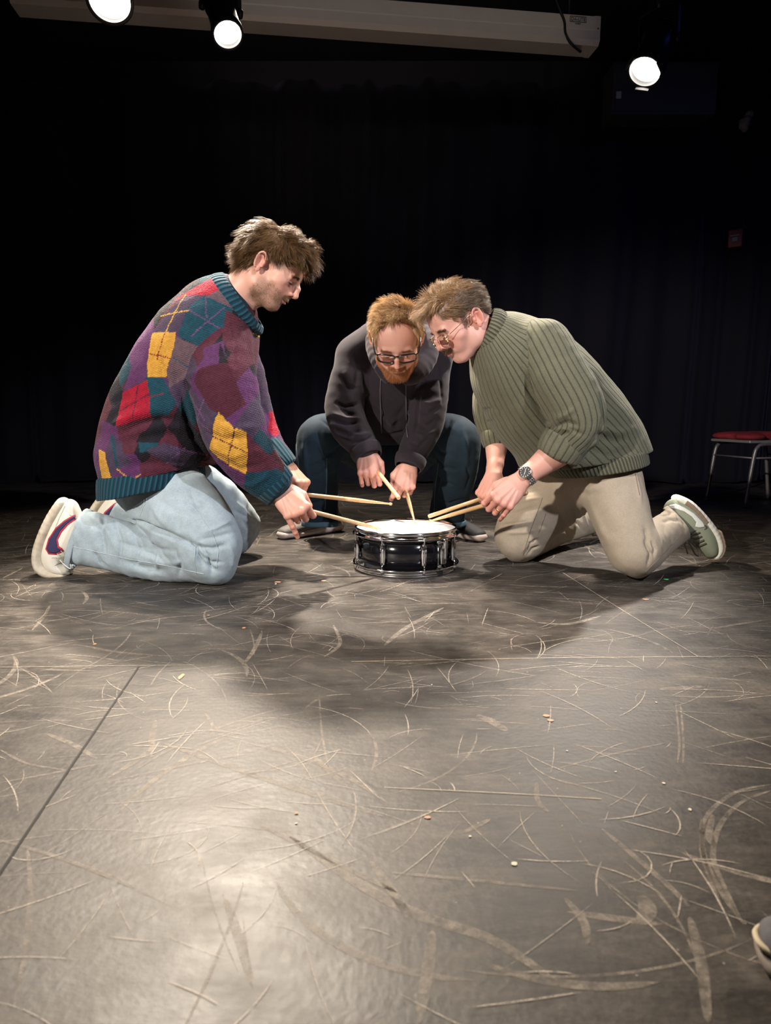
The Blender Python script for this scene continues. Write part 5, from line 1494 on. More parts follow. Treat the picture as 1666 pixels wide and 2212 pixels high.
    for x, r in ((692, 38), (966, 38)):
        c = P(x, 1124, 3.10); rr = r*S(1124, 3.1)
        V1, F1 = band(c, vec(rr*1.03,0,0), vec(0,.068,0), c-vec(0,0,.022), vec(rr*1.05,0,0), vec(0,.070,0), .004, 60, 5, .001)
        mesh_obj('leg_hem', V1+(noise3(V1, 16, 3)*.003)[:, None], F1, plain('worn_hem_denim', (.05,.10,.14), .85).m, jn)
    # shoes: turned outwards
    knit = NT('black_mesh_fabric'); vv = knit.obj(); knit.set(Base_Color=rgb(.012,.012,.014), Roughness=.75); knit.bump(knit.noise(240, 2, vv), .4, .001)
    gk = NT('grey_mesh_fabric'); vv = gk.obj(); gk.put(gk.mix(gk.noise(14, 3, vv), (.05,.045,.04), (.20,.18,.16)), gk.b.inputs['Base Color']); gk.set(Roughness=.7)
    so = plain('pale_foam', (.52,.43,.40), .6).m
    def runner(heel, toe, upper, label, hgt=.075):
        heel, toe = np.array(heel), np.array(toe); d = toe-heel; L = np.linalg.norm(d); d /= L; sd = unit(np.cross(d, vec(0,0,1)))
        pt = lambda t, z, y=0: heel+d*L*t+vec(0,0,z)+sd*y
        g = Field()
        for a, b, r0, r1, z0, z1 in ((.04,.35,.034,.036,.026,.022), (.35,.70,.036,.046,.022,.018), (.70,.93,.046,.036,.018,.020)):
            g.cone(pt(a, z0), pt(b, z1), (r0, z0), (r1, z1), side=sd, k=.008)
        V2, F2 = g.mesh(.003, relax=2)
        f = Field()
        f.chain([(pt(.10,.060), .030, .045), (pt(.30,.062), .032, .042), (pt(.52,.050), .036, .032), (pt(.75,.040), .040, .024), (pt(.92,.032), .032, .018)], side=sd, k=.01)
        f.cone(pt(.12,.08), pt(.16,.125), .036, .034, k=.02)
        V, F = f.mesh(.0035, relax=2)
        u = tag(mesh_obj('running_shoe', V, F, upper, root), label); mesh_obj('sole', V2, F2, so, u)
        for t in (.42, .50, .58, .66):
            zz = .094-.055*(t-.36)/.3*1.0
            mesh_obj('lace', *tube(catmull([pt(t, zz-.012, -.024), pt(t+.01, zz+.004, 0), pt(t, zz-.012, .024)], 6), .0028, 7), plain('grey_lace', (.35,.33,.30), .8).m, u)
    runner(G0(735,1147), G0(600,1166), gk.m, 'grey and black running shoe with pale sole')
    runner(G0(945,1150), G0(1046,1172), knit.m, 'black running shoe with pale sole')
    # head
    w.hairmat = hair_mat('ginger_hair', .42)
    ps = head_pose(P(857,738,2.68), 180, 43, 1.5, 1.09)
    def scalp(x, y, z): return smooth(z-(.050+.3*np.clip(y-.0, 0, 1)-.9*np.clip(-y-.0, 0, .09)), 0, .012)*(1-smooth(y, .050, .060))
    def beard(x, y, z):
        b = smooth(-z, .040-.5*np.clip(np.abs(x)-.034, 0, .04), .052-.5*np.clip(np.abs(x)-.034, 0, .04))*smooth(y, -.004, .010)*(1-smooth(-z, .100, .12))
        side = smooth(np.abs(x), .052, .060)*smooth(y, .004, .014)*(1-smooth(y, .034, .048))*smooth(-z, -.020, -.01)*(1-smooth(-z, .08, .1))
        return np.clip(b+side, 0, 1)
    gin = (.30,.13,.06)
    w.head(ps, dict(jaw=.004, chin=.0, nose=1.0, lid=.75, eyeopen=.5, tints=[(beard, gin, .6), (scalp, (.26,.16,.09), .9)]), P(857,738,2.86), .058)
    nx = lambda v: v/(np.linalg.norm(v, axis=-1, keepdims=True)+1e-9)
    def comb(X):
        x, y, z = X.T
        return nx(np.stack([x*8+.45*smooth(z, .08, .12), .35+.5*smooth(y, .0, .06), .50*smooth(z, .07, .11)-.9*smooth(np.abs(x), .045, .075)-.5*smooth(-y, .03, .08)], 1))
    blond = [(.38,.23,.11), (.54,.36,.19), (.22,.12,.055), (.46,.29,.14)]
    hm = lambda c: (scalp(*c.T) > .5)*1.0*(np.abs(c[:, 0]) < .088)
    def push(X):
        q = X-vec(0, -.004, .050); r = np.array([.081, .100, .086]); d = np.sqrt(((q/r)**2).sum(1))[:, None]
        return np.where((d < 1) & (X[:, 2:3] > .0), vec(0, -.004, .050)+q/np.maximum(d, 1e-3), X)
    w.hair('hair', 10000, hm, comb, lambda X: .024+.026*smooth(X[:, 2], .07, .125)+.006*smooth(X[:, 1], .03, .07), blond, r=.00055, nseg=8, curl=.05, stiff=.6, lift=.55, wav=(.22, .9), seed=23, push=push, clump=150, label='ginger blond hair')
    w.hair('side_hair', 1600, lambda c: smooth(np.abs(c[:, 0]), .055, .062)*smooth(c[:, 1], -.03, -.01)*(1-smooth(c[:, 1], .045, .055))*smooth(c[:, 2], .005, .02)*(1-smooth(c[:, 2], .07, .08)), lambda X: nx(np.stack([X[:, 0]*3, np.full(len(X), .3), np.full(len(X), -1.0)], 1)), lambda X: .018+0*X[:, 0], blond, r=.0005, nseg=4, curl=.05, lift=.3, seed=24)
    bc = [(.42,.17,.07), (.55,.27,.12), (.30,.11,.05)]
    down = lambda X: nx(np.stack([X[:, 0]*3, np.full(len(X), .55), np.full(len(X), -1.0)], 1))
    w.hair('beard', 6500, lambda c: beard(*c.T)*smooth(c[:, 2], -.115, -.10)*(1-lipmask(c)), down, lambda X: .010+.008*smooth(-X[:, 2], .05, .09), bc, r=.00035, nseg=4, curl=.12, stiff=.6, lift=.6, seed=25)
    w.hair('moustache', 1000, moust, lambda X: nx(np.stack([X[:, 0]*35, np.full(len(X), .5), np.full(len(X), -1.0)], 1)), lambda X: .0075+0*X[:, 0], bc, r=.00035, nseg=3, curl=.08, lift=.5, seed=26)
    w.pair('eyebrow', 600, browm, browc, lambda X: .010+0*X[:, 0], [(.32,.17,.10), (.25,.12,.07)], r=.00032, nseg=3, curl=.06, lift=.25, seed=27)
    glasses(w, ps, 'black square-framed glasses', plain('black_acetate', (.008,.008,.008), .2, Coat_Weight=.5).m, .0029, True, half=.029, hh=.0165, zoff=.011)
    # hands
    w.hand('R', P(790,974,2.80), vec(.16,-.45,-.88), (-.10,-.88,.45), P(755,925,2.86),
           {'i': (46,92,45), 'm': (56,90,45), 'r': (62,86,45), 'p': (44,40,20)}, [(.050,.046,-.020), (.080,.044,-.036), (.104,.034,-.046)], {'p': -4}, 1.08)
    w.hand('L', P(884,1003,2.82), vec(-.22,-.35,-.90), (.15,-.92,.36), P(912,930,2.88),
           {'i': (34,48,25), 'm': (60,85,45), 'r': (64,86,45), 'p': (66,86,45)}, [(.050,.046,-.020), (.078,.040,-.032), (.102,.030,-.036)], {'i': 2}, 1.06)
    bf = shrink(f, .022); bf.ops += shrink(j, .022).ops
    V, F = bf.mesh(.009, relax=2); w.add(V, F, w.skin); w.finish()
def glasses(w, ps, label, mat, r, square, lens_tint=(.9,.9,.9), half=.0265, hh=.019, yoff=.108, zoff=.004):
    root = empty('eyeglasses', tuple(ps.out(vec(0, .11, .01)))); root.parent = w.root; root.matrix_parent_inverse = parent_world(w.root).inverted(); root['label'] = label
    O = ps.out
    lm = NT('spectacle_lens'); lm.set(Base_Color=rgb(1,1,1), Roughness=.02, Transmission_Weight=1.0, IOR=1.06)
    rims = []
    for s in (-1, 1):
        pts = []
        for i in range(36):
            a = 2*math.pi*i/36; c_, s_ = math.cos(a), math.sin(a)
            if square: e = 3.6; x = half*np.sign(c_)*abs(c_)**(2/e); z = hh*np.sign(s_)*abs(s_)**(2/e)*(1.0 if s_ > 0 else .95); x *= 1+.04*s_
            else: x = half*.92*c_; z = hh*1.02*s_
            X = s*.0345+s*x; pts.append(vec(X, yoff-1.1*abs(X)**2*3-.000, zoff+z-.10*0))
        pts = np.array(pts)
        mesh_obj('rim', *tube(O(pts), r*ps.s, 8, closed=True), mat, root)
        c = pts.mean(0); n = len(pts)
        mesh_obj('lens', O(np.vstack([pts, pts-vec(0,.0012,0), [c+vec(0,.001,0)], [c-vec(0,.0012,0)]])), [(2*n, i, (i+1) % n) for i in range(n)]+[(2*n+1, n+(i+1) % n, n+i) for i in range(n)]+[(i, n+i, n+(i+1) % n, (i+1) % n) for i in range(n)], lm.m, root)
        h = vec(s*.0625, yoff-.013, zoff+hh*.62)
        t_ = [h, vec(s*.071, yoff-.024, zoff+hh*.62), vec(s*.0775, .045, zoff+.016), vec(s*.0800, .005, .024), vec(s*.0785, -.020, .012), vec(s*.077, -.030, -.006)]
        mesh_obj('temple_arm', *tube(O(catmull(t_, 5)), r*.85*ps.s, 8), mat, root)
    mesh_obj('bridge', *tube(O(catmull([vec(-.0095, yoff-.001, zoff+.010), vec(0, yoff+.002, zoff+.0135), vec(.0095, yoff-.001, zoff+.010)], 6)), r*ps.s, 8), mat, root)
    return root
mid_man()
def rev_stick(butt, toward_tip, label):
    d = unit(np.asarray(toward_tip)); return stick(np.asarray(butt)+d*.406, -d, label)
rev_stick(P(862,1076,2.45), P(803,1002,2.84)-P(862,1076,2.45), 'drumstick with its thick butt end forward, held by the hooded middle man')
stick(P(897,1131,2.60), P(876,1055,2.79)-P(897,1131,2.60), 'drumstick dropping steeply onto the drumhead from the hooded middle man')
# ------------------------------------------------------------------ man at the right: green turtleneck, khaki jeans, kneeling and leaning in
def right_man():
    w = Person(tuple(P(1300, 1250, 2.5)*vec(1,1,0)), '', (.64, .35, .28))
    tag(w.root, 'person kneeling at the right in a green ribbed turtleneck and khaki jeans', 'person')
    root = w.root
    torso = [J(1318,1020,2.52,.165,90), J(1300,992,2.52,.175,103), J(1268,955,2.52,.185,116), J(1212,900,2.50,.195,126), J(1155,835,2.47,.20,124), J(1112,778,2.44,.180,96), J(1092,752,2.43,.135,72), J(1082,738,2.42,.10,56)]
    arm_n = [J(1172,748,2.33,.085,62), J(1205,810,2.28,.085,64), J(1238,870,2.255,.082,64), J(1250,918,2.25,.075,56), J(1232,950,2.26,.068,46)]
    arm_f = [J(1080,800,2.62,.08,45), J(1062,860,2.70,.07,40), J(1062,905,2.72,.062,36), J(1073,950,2.70,.055,30)]
    f = Field(); f.chain(torso, k=.012, tag=1)
    f.ball(P(1250,1000,2.50), (.20,.19,.075), k=.05, tag=1)
    A, n = px_plane(2.5, (1150,1015), (1400,974)); f.plane(A, n)
    f.chain(arm_n, k=.008, tag=2, k0=.03); f.chain(arm_f, k=.008, tag=3, k0=.03)
    V, F = f.mesh(.0032, relax=2); sk = Skin(V, F)
    V = strokes(V, F, sk, [
        ([(1128,800),(1145,850),(1170,895),(1195,925)], 7, -14), ([(1150,720),(1138,760),(1130,800)], 6, -6), ([(1200,925),(1225,912),(1250,920)], 5, -8), ([(1205,945),(1235,930),(1262,940)], 5, -6), ([(1200,905),(1225,895),(1245,880)], 5, 5),
        ([(1190,930),(1215,925),(1240,935)], 4, 5), ([(1290,940),(1330,955),(1365,950)], 9, -8), ([(1270,970),(1320,985),(1370,965)], 9, -7), ([(1300,925),(1340,935),(1370,925)], 8, 6), ([(1240,985),(1290,1005),(1350,1000)], 8, 5), ([(1260,1010),(1310,1018),(1370,1000)], 6, -6),
        ([(1298,860),(1305,900),(1295,940),(1270,965)], 7, -10), ([(1090,900),(1120,950),(1160,1000)], 9, 4), ([(1050,820),(1075,870),(1110,930)], 9, -4), ([(1140,890),(1170,950),(1220,1000)], 8, -4), ([(1040,890),(1062,882),(1085,890)], 5, -6), ([(1045,915),(1065,910),(1085,920)], 5, -5)])
    V = V+vnormals(V, F)*(noise3(V, 11, 42)*.0035+noise3(V, 30, 5)*.001)[:, None]
    th1, b1 = smooth_theta(V, F, torso); th2, b2 = smooth_theta(V, F, arm_n); th3, b3 = smooth_theta(V, F, arm_f)
    rib = np.where(b1 < np.minimum(b2, b3), th1*56, np.where(b2 < b3, th2*28, th3*24))
    def green(name, groove=.16, fine=False):
        m = NT(name); vv = m.obj(); ra = m.attr('rib').outputs['Fac']
        s = m.math('SINE', ra); p = m.ramp(s, [(0, 0), (.5, .55), (.9, 1)]) if not fine else m.ramp(m.math('ADD', m.math('MULTIPLY', s, .5), .5), [(0.1, 0), (.6, 1)])
        if not fine: p = m.ramp(m.math('ABSOLUTE', m.math('SINE', m.math('MULTIPLY', ra, .5))), [(0, 0), (groove, .55), (.6, 1)])
        fl_ = m.noise(260, 4, vv, .7)
        base = m.mix(fl_, (.066,.068,.042), (.175,.170,.118))
        m.put(m.mix(p, m.mix(1.0, base, (.45,.45,.45), 'MULTIPLY'), base), m.b.inputs['Base Color']); m.set(Roughness=.95, Sheen_Weight=.10, Specular_IOR_Level=.15)
        m.bump(m.math('ADD', p, m.math('MULTIPLY', m.noise(350, 2, vv), .25)), .85, .0040); return m.m
    gm = green('green_ribbed_wool'); gf = green('green_fine_rib', fine=True)
    sw = tag(mesh_obj('turtleneck_sweater', V, F, gm, root, attrs={'rib': rib}), 'olive green wide-ribbed sweater')
    # fine rib hem, turtleneck collar, turned-back cuffs
    g = Field(); hem = [J(1316,1058,2.50,.178,88), J(1306,1034,2.50,.184,91), J(1294,998,2.50,.184,100)]
    g.chain(hem, k=.01); g.ball(P(1262,1006,2.50), (.155,.172,.05), k=.03)
    A, n = px_plane(2.5, (1150,1038), (1400,997)); g.plane(A, n); A, n = px_plane(2.5, (1400,966), (1150,1007)); g.plane(A, n)
    V, F = g.mesh(.0035, relax=2); mesh_obj('hem', V, F, gf, sw, attrs={'rib': chain_theta(V, hem)[0]*85})
    c0 = P(1072,737,2.41); c1 = P(1047,718,2.40)
    Vc, Fc = band(c0, P(1095,682,2.41)-c0, vec(0,.094,0), c1, P(1066,669,2.40)-c1, vec(0,.074,0), .008, 132, 10, .006, .0011, 44)
    mesh_obj('collar', Vc, Fc, gf, sw, attrs={'rib': np.tile(np.arange(132)*2*math.pi/132*44, len(Vc)//132)})
    a, b = P(1226,946,2.26), P(1204,986,2.27); d = unit(b-a); u = unit(P(1262,970,2.26)-P(1180,935,2.26)); u = unit(u-d*np.dot(u, d)); v = np.cross(d, u)
    Vc, Fc = band(a, u*.070, v*.064, b, u*.064, v*.058, .011, 96, 10, .004)
    mesh_obj('cuff', Vc+(noise3(Vc, 20, 3)*.003)[:, None], Fc, gm, sw, attrs={'rib': np.tile(np.arange(96)*2*math.pi/96*20, len(Vc)//96)})
    a, b = P(1071,930,2.70), P(1076,962,2.69); d = unit(b-a); u = unit(vec(1,0,0)-d*d[0]); v = np.cross(d, u)
    Vc, Fc = band(a, u*.054, v*.054, b, u*.050, v*.050, .010, 96, 8, .004)
    mesh_obj('cuff', Vc, Fc, gm, sw, attrs={'rib': np.tile(np.arange(96)*2*math.pi/96*20, len(Vc)//96)})
    # khaki jeans
    j = Field()
    j.ball(P(1302,1030,2.52), (.130,.155,.108), k=.03)
    th_n = [J(1318,1038,2.44,.090,70), J(1332,1085,2.39,.088,64), J(1350,1140,2.35,.080,57), J(1373,1192,2.32,.074,57)]
    sh_n = [J(1377,1194,2.33,.070,56), J(1408,1176,2.40,.060,46), J(1440,1150,2.48,.056,42), J(1475,1126,2.56,.054,42), J(1500,1108,2.60,.054,42)]
    th_f = [J(1240,1045,2.58,.095,62), J(1190,1085,2.61,.092,66), J(1145,1125,2.62,.086,64), J(1120,1166,2.63,.076,53)]
    sh_f = [J(1124,1170,2.65,.070,48), J(1165,1158,2.80,.062,40), J(1220,1135,2.95,.058,36), J(1275,1118,3.08,.058,36), J(1310,1110,3.12,.058,36)]
    j.chain(th_n, k=.010); j.chain(th_f, k=.010); j.chain(sh_n, k=.006, k0=.012); j.chain(sh_f, k=.006, k0=.012)
    j.cone(P(1290,1040,2.5), P(1230,1050,2.55), (.11,.09), (.10,.09), k=.03)
    A, n = px_plane(2.57, (1462,1128), (1440,1092)); j.plane(A, n, R=.15)
    A, n = px_plane(3.09, (1290,1160), (1284,1115)); j.plane(A, n, R=.13)
    V, F = j.mesh(.0040, relax=2); sk = Skin(V, F)
    V = strokes(V, F, sk, [
        ([(1395,1170),(1405,1195),(1400,1220)], 4, -9), ([(1408,1165),(1415,1185),(1412,1205)], 4, -6), ([(1395,1140),(1400,1160),(1398,1180)], 6, -6), ([(1425,1115),(1440,1112),(1458,1105)], 4, -4), ([(1430,1130),(1450,1122),(1470,1125)], 5, -4), ([(1440,1100),(1455,1110),(1470,1135)], 5, 4),
        ([(1455,1100),(1475,1115),(1482,1140)], 4, -5), ([(1165,1060),(1130,1065),(1095,1075)], 5, -3), ([(1165,1075),(1130,1082),(1090,1092)], 4, 3), ([(1160,1095),(1125,1105),(1085,1115)], 5, -4), ([(1150,1125),(1120,1130),(1085,1135)], 4, -3), ([(1155,1145),(1130,1150),(1095,1152)], 4, 3),
        ([(1160,1165),(1145,1172),(1135,1195)], 4, -7), ([(1165,1180),(1150,1185),(1140,1200)], 4, -5), ([(1150,1160),(1140,1178),(1132,1192)], 4, 5), ([(1250,1060),(1270,1070),(1300,1062)], 8, -4), ([(1270,1080),(1290,1120),(1310,1170)], 10, 3),
        ([(1370,1010),(1380,1050),(1385,1090)], 6, 3), ([(1240,1100),(1250,1130),(1265,1150)], 5, -6), ([(1255,1095),(1265,1120),(1275,1145)], 4, 5), ([(1210,1110),(1225,1140),(1235,1165)], 6, -5)], gain=1.35)
    V = V+vnormals(V, F)*(noise3(V, 14, 52)*.0032+noise3(V, 40, 5)*.001)[:, None]
    V[:, 2] = np.maximum(V[:, 2], .002)
    kh = cloth_mat('khaki_denim', (.42,.35,.26), .85, 900, .3, .08, .10, True)
    jn = tag(mesh_obj('khaki_jeans', V, F, kh.m, root), 'khaki jeans')
    sk = Skin(V, F); th = plain('tan_thread', (.22,.17,.12), .8).m
    seam('side_seam', sk, [[(1172,1075),(1160,1110),(1145,1150),(1130,1200)], [(1367,1000),(1374,1030),(1382,1070)], [(1180,1110),(1165,1150)], [(1395,1235),(1440,1190),(1475,1150)]], th, jn, .0011)
    for (a, b, Y, rd) in (((1442,1092),(1485,1163),2.575,.052), ((1284,1080),(1290,1156),3.09,.055)):
        A, B = P(*a, Y), P(*b, Y); c = (A+B)/2; h_ = (B-A)/2; ax = unit(np.cross(vec(0,1,0), unit(h_))); ax = ax if ax[0] < 0 else -ax
        V1, F1 = band(c, h_*.95, vec(.2*rd, rd, 0), c+ax*.018, h_*.95, vec(.2*rd, rd*.98, 0), .004, 64, 5, .001)
        mesh_obj('leg_hem', V1+(noise3(V1, 16, 3)*.004)[:, None], F1, kh.m, jn)
    # sneakers
    sg = NT('sage_suede'); vv = sg.obj(); sg.put(sg.mix(sg.noise(22, 4, vv), (.22,.25,.17), (.33,.36,.26)), sg.b.inputs['Base Color']); sg.set(Roughness=.8); sg.bump(sg.noise(400, 2, vv), .3, .001)
    wr = plain('white_rubber', (.80,.79,.70), .5).m; bn = plain('brown_gum_rubber', (.26,.185,.13), .6).m; wh = plain('white_leather_stripe', (.80,.80,.74), .5).m; dl = plain('dark_taupe_lace', (.085,.068,.052), .8).m
    up, so, su, ss = shoe('sneaker', root,
        [J(1462,1077,2.60,.036,9), J(1486,1092,2.60,.042,12), J(1512,1118,2.60,.047,12), J(1536,1150,2.60,.050,12), J(1547,1180,2.60,.050,11), J(1541,1200,2.60,.042,8)],
        [J(1456,1098,2.59,.034,22), J(1476,1116,2.59,.042,30), J(1500,1140,2.59,.046,30), J(1522,1168,2.59,.047,25), J(1534,1190,2.59,.042,15)],
        (sg.m, wr), label='near sage green sneaker with white midsole')
    decal('outsole_patch', ss, [(1484,1081),(1498,1091),(1515,1108),(1531,1128),(1525,1135),(1508,1118),(1492,1102),(1480,1090)], bn, so, .0012, 2.0)
    decal('side_stripe', su, [(1446,1092),(1460,1089),(1478,1096),(1500,1110),(1518,1128),(1524,1138),(1512,1140),(1502,1138),(1504,1128),(1494,1116),(1478,1105),(1460,1099),(1446,1098)], wh, up, .0014, 2.0)
    g = Field(); g.chain([J(1548,1146,2.60,.046,4), J(1555,1176,2.60,.049,5), J(1548,1199,2.60,.044,5), J(1534,1206,2.60,.035,3)], k=.003); V, F = g.mesh(.003, relax=2); mesh_obj('outsole', V, F, bn, so)
    for q in ([(1490,1150),(1500,1153),(1512,1150)], [(1493,1160),(1504,1162),(1516,1158)], [(1498,1170),(1508,1171),(1521,1166)], [(1504,1178),(1513,1178),(1526,1173)]):
        L = [h[0]+h[1]*.003 for h in (su.hit(*p) for p in q) if h]
        if len(L) > 2: mesh_obj('lace', *tube(catmull(L, 6), .0032, 7), dl, up)
    for q in ([(1486,1156),(1500,1148),(1522,1136),(1525,1142),(1505,1152),(1488,1160)], [(1484,1160),(1492,1178),(1503,1198),(1512,1200),(1512,1190),(1498,1176),(1486,1162)], [(1482,1160),(1480,1175),(1486,1196)]):
        L = [P(*p, 2.545) for p in q]; mesh_obj('lace_loop', *tube(catmull(L, 6), .0026, 7), dl, up)
    # far shoe, mostly behind the leg
    shoe('sneaker', root, [J(1318,1100,3.14,.036,8), J(1328,1122,3.14,.044,8), J(1326,1140,3.14,.046,7)], [J(1300,1106,3.14,.034,20), J(1308,1122,3.14,.040,20), J(1312,1136,3.14,.036,12)], (sg.m, wr))
    # head
    w.hairmat = hair_mat('greying_hair', .40)
    near = P(1021,693,2.31)
    ps = head_pose(near+vec(-.02,.076,0), 250, 37, 0, 1.03)
    def scalp(x, y, z): return smooth(z-(.030+.32*np.clip(y-.01, 0, 1)-.95*np.clip(-y-.012, 0, .09)), 0, .010)*(1-smooth(y, .074, .082))
    def side(x, y, z): return smooth(np.abs(x), .056, .062)*smooth(y, .010, .018)*(1-smooth(y, .030, .036))*smooth(z, -.012, .0)*(1-smooth(z, .05, .06))
    def shave(x, y, z): return smooth(-z, .020, .045)*smooth(y, -.004, .012)*(1-smooth(-z, .10, .12))
    def mst(x, y, z): return smooth(.030-np.abs(x), 0, .004)*smooth(z, -.040, -.036)*(1-smooth(z, -.029, -.026))*smooth(y, .075, .085)
    w.head(ps, dict(jaw=.003, chin=.0, nose=.96, lid=.7, eyeopen=.7, tints=[(shave, (.50,.29,.24), .35), (mst, (.10,.055,.03), .7), (side, (.22,.15,.12), .6), (scalp, (.13,.085,.060), .9)]), P(1062,735,2.42), .062)
    nx = lambda v: v/(np.linalg.norm(v, axis=-1, keepdims=True)+1e-9)
    def comb(X):
        x, y, z = X.T; top = smooth(z, .075, .105)*smooth(y, -.05, .0)
        s_ = np.stack([x*1.5, np.full_like(x, -.9), -.35-.5*smooth(-y, .03, .09)], 1)
        t_ = np.stack([.5+0*x, .75-1.0*smooth(z, .10, .13)+.6*smooth(y, .04, .08), .3-.5*smooth(y, .04, .08)], 1)
        return nx(s_*(1-top)[:, None]+t_*top[:, None])
    def push(X):
        q = X-vec(0, -.006, .050); r = np.array([.0805, .099, .083]); d = np.sqrt(((q/r)**2).sum(1))[:, None]
        return np.where((d < 1) & (X[:, 2:3] > -.01), vec(0, -.006, .050)+q/np.maximum(d, 1e-3), X)
    hm = lambda c: (scalp(*c.T) > .5)*1.0*(np.abs(c[:, 0]) < .0785)
    mixg = [(.19,.10,.045), (.36,.21,.10), (.09,.050,.026), (.26,.17,.10)]
    w.hair('hair', 9500, lambda c: hm(c)*(1-.6*smooth(c[:, 2], .08, .10)), comb, lambda X: .016+.016*smooth(X[:, 2], .05, .10), [(.10,.063,.040), (.17,.12,.085), (.065,.040,.025), (.24,.19,.15)], r=.00050, nseg=5, curl=.04, stiff=.5, lift=.35, wav=(.12, .9), seed=43, push=push, clump=260, label='greying brown hair')
    w.hair('curls', 4800, lambda c: hm(c)*smooth(c[:, 2], .085-.6*np.clip(c[:, 1]-.02, 0, .05), .100-.6*np.clip(c[:, 1]-.02, 0, .05))*smooth(c[:, 1], -.045, -.02), comb, lambda X: .040+.022*smooth(X[:, 1], .02, .06), mixg, r=.00055, nseg=10, curl=.06, stiff=.62, lift=.9, wav=(.42, 1.15), seed=44, push=push, clump=130)
    w.hair('sideburns', 700, lambda c: side(*c.T), lambda X: nx(np.stack([X[:, 0]*2, np.full(len(X), .1), np.full(len(X), -1.0)], 1)), lambda X: .008+0*X[:, 0], [(.14,.09,.06)], r=.00035, nseg=3, curl=.05, lift=.2, seed=45)
    w.hair('moustache', 1500, lambda c: mst(*c.T)+.001*moust(c), lambda X: nx(np.stack([X[:, 0]*40, np.full(len(X), .5), np.full(len(X), -.8)], 1)), lambda X: .0075+0*X[:, 0], [(.10,.055,.03), (.16,.09,.05), (.06,.035,.02)], r=.00036, nseg=4, curl=.06, lift=.25, seed=46)
    w.pair('eyebrow', 700, browm, browc, lambda X: .010+0*X[:, 0], [(.16,.09,.06), (.11,.065,.04)], r=.00034, nseg=3, curl=.06, lift=.25, seed=47)
    glasses(w, ps, 'thin gold wire-framed glasses', plain('gold_wire', (.72,.52,.30), .2, 1.0).m, .0011, False, yoff=.110)
    # forearms and hands, watch, ring
    hp, hj = w.hand('L', P(1122,1040,2.275), P(1092,1072,2.245)-P(1122,1040,2.275), (.10,-.90,.35), P(1222,962,2.262),
           {'i': (62,66,35), 'm': (66,62,35), 'r': (60,62,35), 'p': (58,22,12)}, [(.052,.044,-.022), (.086,.038,-.038), (.108,.022,-.046)], {'p': -6, 'i': 3}, 1.06, fat=.96, farm=(.030,.023,.050,.046))
    w.hand('R', P(1069,1022,2.60), P(1052,1060,2.57)-P(1069,1022,2.60), (-.62,-.60,.30), P(1074,945,2.70),
           {'i': (56,70,40), 'm': (62,74,45), 'r': (66,76,50), 'p': (66,76,50)}, [(.054,.042,-.022), (.084,.036,-.036), (.106,.026,-.044)], {}, 1.05, farm=(.030,.023,.045,.042))
    # wrist watch
    fo = unit(hp.dirin(P(1222,962,2.262)-P(1122,1040,2.275)))
    wr_ = empty('wristwatch', tuple(hp.c)); wr_.parent = root; wr_.matrix_parent_inverse = parent_world(root).inverted(); wr_['label'] = 'steel wristwatch with black dial'
    stl = plain('brushed_steel', (.62,.62,.62), .22, 1.0).m
    c = fo*.030; lat = unit(vec(0,1,0)-fo*fo[1]); nrm = unit(np.cross(lat, fo)); nrm = nrm if nrm[2] > 0 else -nrm
    f0 = unit(nrm*.93+lat*.37)                                   # dial turned a little to the thumb side
    l0 = unit(np.cross(fo, f0))
    L2W = lambda X: hp.out(X)
    cen = c+f0*.0268
    Mx = np.stack([l0, fo, f0], 1)
    def lt(prof, n=40, off=0): V, F = lathe(prof, n, cen+f0*off, Mx); return L2W(V), F
    mesh_obj('watch_case', *lt([(.0005,-.004), (.0185,-.004), (.0195,.0), (.0195,.0045), (.0182,.0062), (.0165,.0066)]), stl, wr_)
    mesh_obj('dial', *lt([(.0003,.0052), (.0168,.0052)]), plain('black_dial', (.004,.004,.005), .3).m, wr_)
    mk = []
    for i in range(12):
        a = math.radians(i*30); q = cen+f0*.0056+l0*math.sin(a)*.0135+fo*math.cos(a)*.0135
        B = np.stack([l0*math.cos(a)-fo*math.sin(a), l0*math.sin(a)+fo*math.cos(a), f0], 1); mk.append(boxm(q, (.0007, .0017, .0003), B))
    for a, ln in ((math.radians(215), .0085), (math.radians(40), .012)):
        dd = l0*math.sin(a)+fo*math.cos(a); mk.append(boxm(cen+f0*.0060+dd*ln*.45, (.0007, ln*.5, .0003), np.stack([np.cross(dd, f0), dd, f0], 1)))
    V, F = joinl(*mk); mesh_obj('dial_markers', L2W(V), F, plain('pale_lume', (.65,.66,.62), .5).m, wr_, False)
    links = []
    for i in range(-9, 10):
        a = i/10*math.pi
        if abs(a) < .62: continue
        rr0, rr1 = .0330, .0268
        dirn = f0*math.cos(a)+l0*math.sin(a)
        q = c+f0*math.cos(a)*rr1+l0*math.sin(a)*rr0
        tn = unit(-f0*math.sin(a)*rr1+l0*math.cos(a)*rr0); nn_ = np.cross(tn, fo)
        for o_, hw_ in ((-.0065, .0028), (0, .0032), (.0065, .0028)): links.append(boxm(q+fo*o_, (.0044, hw_, .0015), np.stack([tn, fo, nn_], 1), .0008))
    V, F = joinl(*links); mesh_obj('bracelet', L2W(V), F, stl, wr_)
    # gold ring on the ring finger
    a, b = hj['r'][0], hj['r'][1]; d = unit(b-a); q = a+d*.026
    u = unit(vec(0,1,0)-d*d[1]); v = np.cross(d, u)
    ring = [q+u*.0102*math.cos(t)+v*.0102*math.sin(t) for t in np.linspace(0, 2*math.pi, 28, endpoint=False)]
    V, F = tube(np.array(ring), .0016, 8, closed=True, flat=(1.6, .7), up=d); rg = mesh_obj('gold_ring', hp.out(V), F, plain('gold', (.85,.55,.20), .18, 1.0).m, root)
    bf = shrink(f, .022); bf.ops += shrink(j, .022).ops
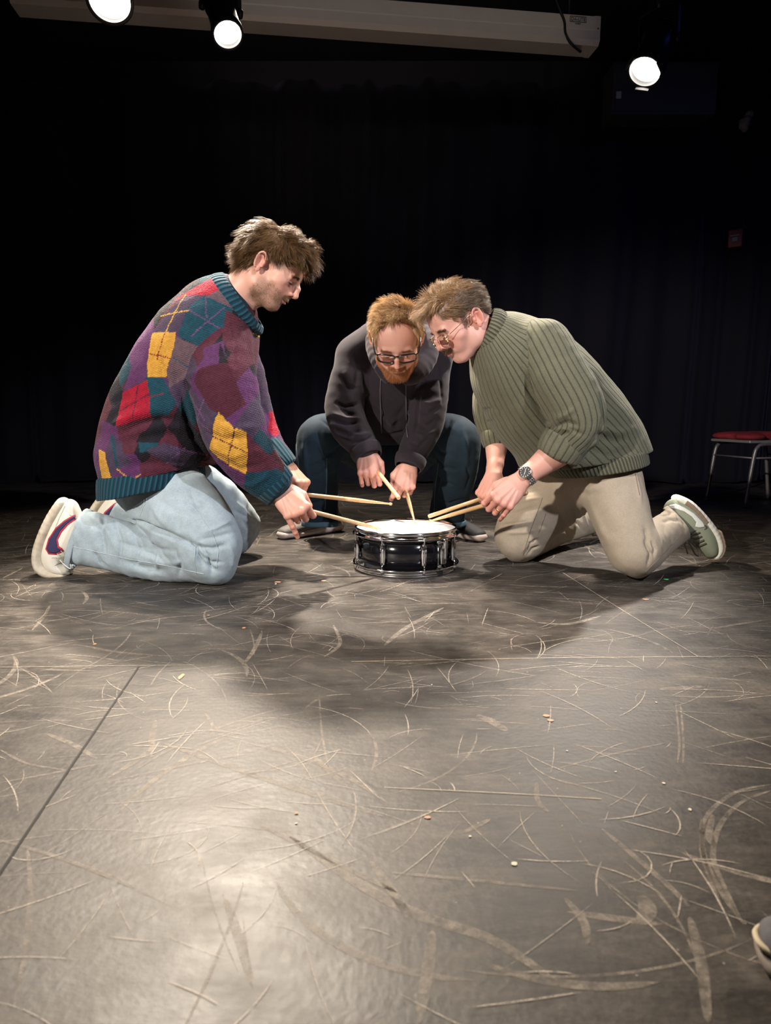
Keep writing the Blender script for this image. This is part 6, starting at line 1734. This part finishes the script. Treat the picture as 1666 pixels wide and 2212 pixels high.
    V, F = bf.mesh(.009, relax=2); w.add(V, F, w.skin); w.finish()
right_man()
stick(P(921,1128,2.50), P(1168,1056,2.25)-P(921,1128,2.50), 'drumstick through the hand wearing the watch, tip touching the drumhead')
rev_stick(P(925,1116,2.56), P(1062,1070,2.585)-P(925,1116,2.56), 'drumstick with its thick end over the drum, from the green sweater man')
# ------------------------------------------------------------------ toe of a shoe at the lower right corner
def toe_shoe():
    tip = G0(1622, 2078); d = unit(vec(1, -.25, 0)); sd = unit(np.cross(d, vec(0,0,1)))
    # the toe end lies at tip, heel away from it beyond the frame
    pt = lambda t, z, y=0: tip+d*t+vec(0,0,z)+sd*y
    g = Field(); 
    for a, b, r0, r1 in ((.018,.10,.036,.048), (.10,.20,.048,.040), (.20,.27,.040,.036)): g.cone(pt(a,.014), pt(b,.014), (r0,.014), (r1,.014), side=sd, k=.008)
    f = Field(); f.chain([(pt(.024,.026), .032, .018), (pt(.10,.040), .042, .026), (pt(.18,.052), .036, .038), (pt(.25,.060), .030, .045)], side=sd, k=.01)
    m = NT('dark_grey_canvas'); v = m.obj(); m.put(m.mix(m.noise(60, 4, v), (.03,.03,.035), (.10,.10,.11)), m.b.inputs['Base Color']); m.set(Roughness=.85)
    root = empty('shoe', tuple(tip+d*.13))
    V, F = f.mesh(.003, relax=2); mesh_obj('upper', V, F, m.m, root)
    V, F = g.mesh(.003, relax=2); mesh_obj('sole', V, F, plain('grey_rubber_sole', (.20,.17,.15), .7).m, root)
    g = Field(); g.chain([(pt(.004+.036,.029,-.030), .003, .003), (pt(.002,.030,0), .003, .003), (pt(.040,.029,.030), .003, .003)], k=.002)
    L = [pt(.20,.028,-.040), pt(.10,.028,-.047), pt(.05,.028,-.040), pt(.012,.028,-.018), pt(.004,.028,0), pt(.012,.028,.018), pt(.05,.028,.040), pt(.10,.028,.047), pt(.20,.028,.040)]
    mesh_obj('welt', *tube(catmull(L, 6), .0035, 8), plain('pale_welt', (.42,.36,.25), .7).m, root)
    tag(root, 'grey shoe toe cut off by the edge at the lower right corner', 'shoe')
toe_shoe()
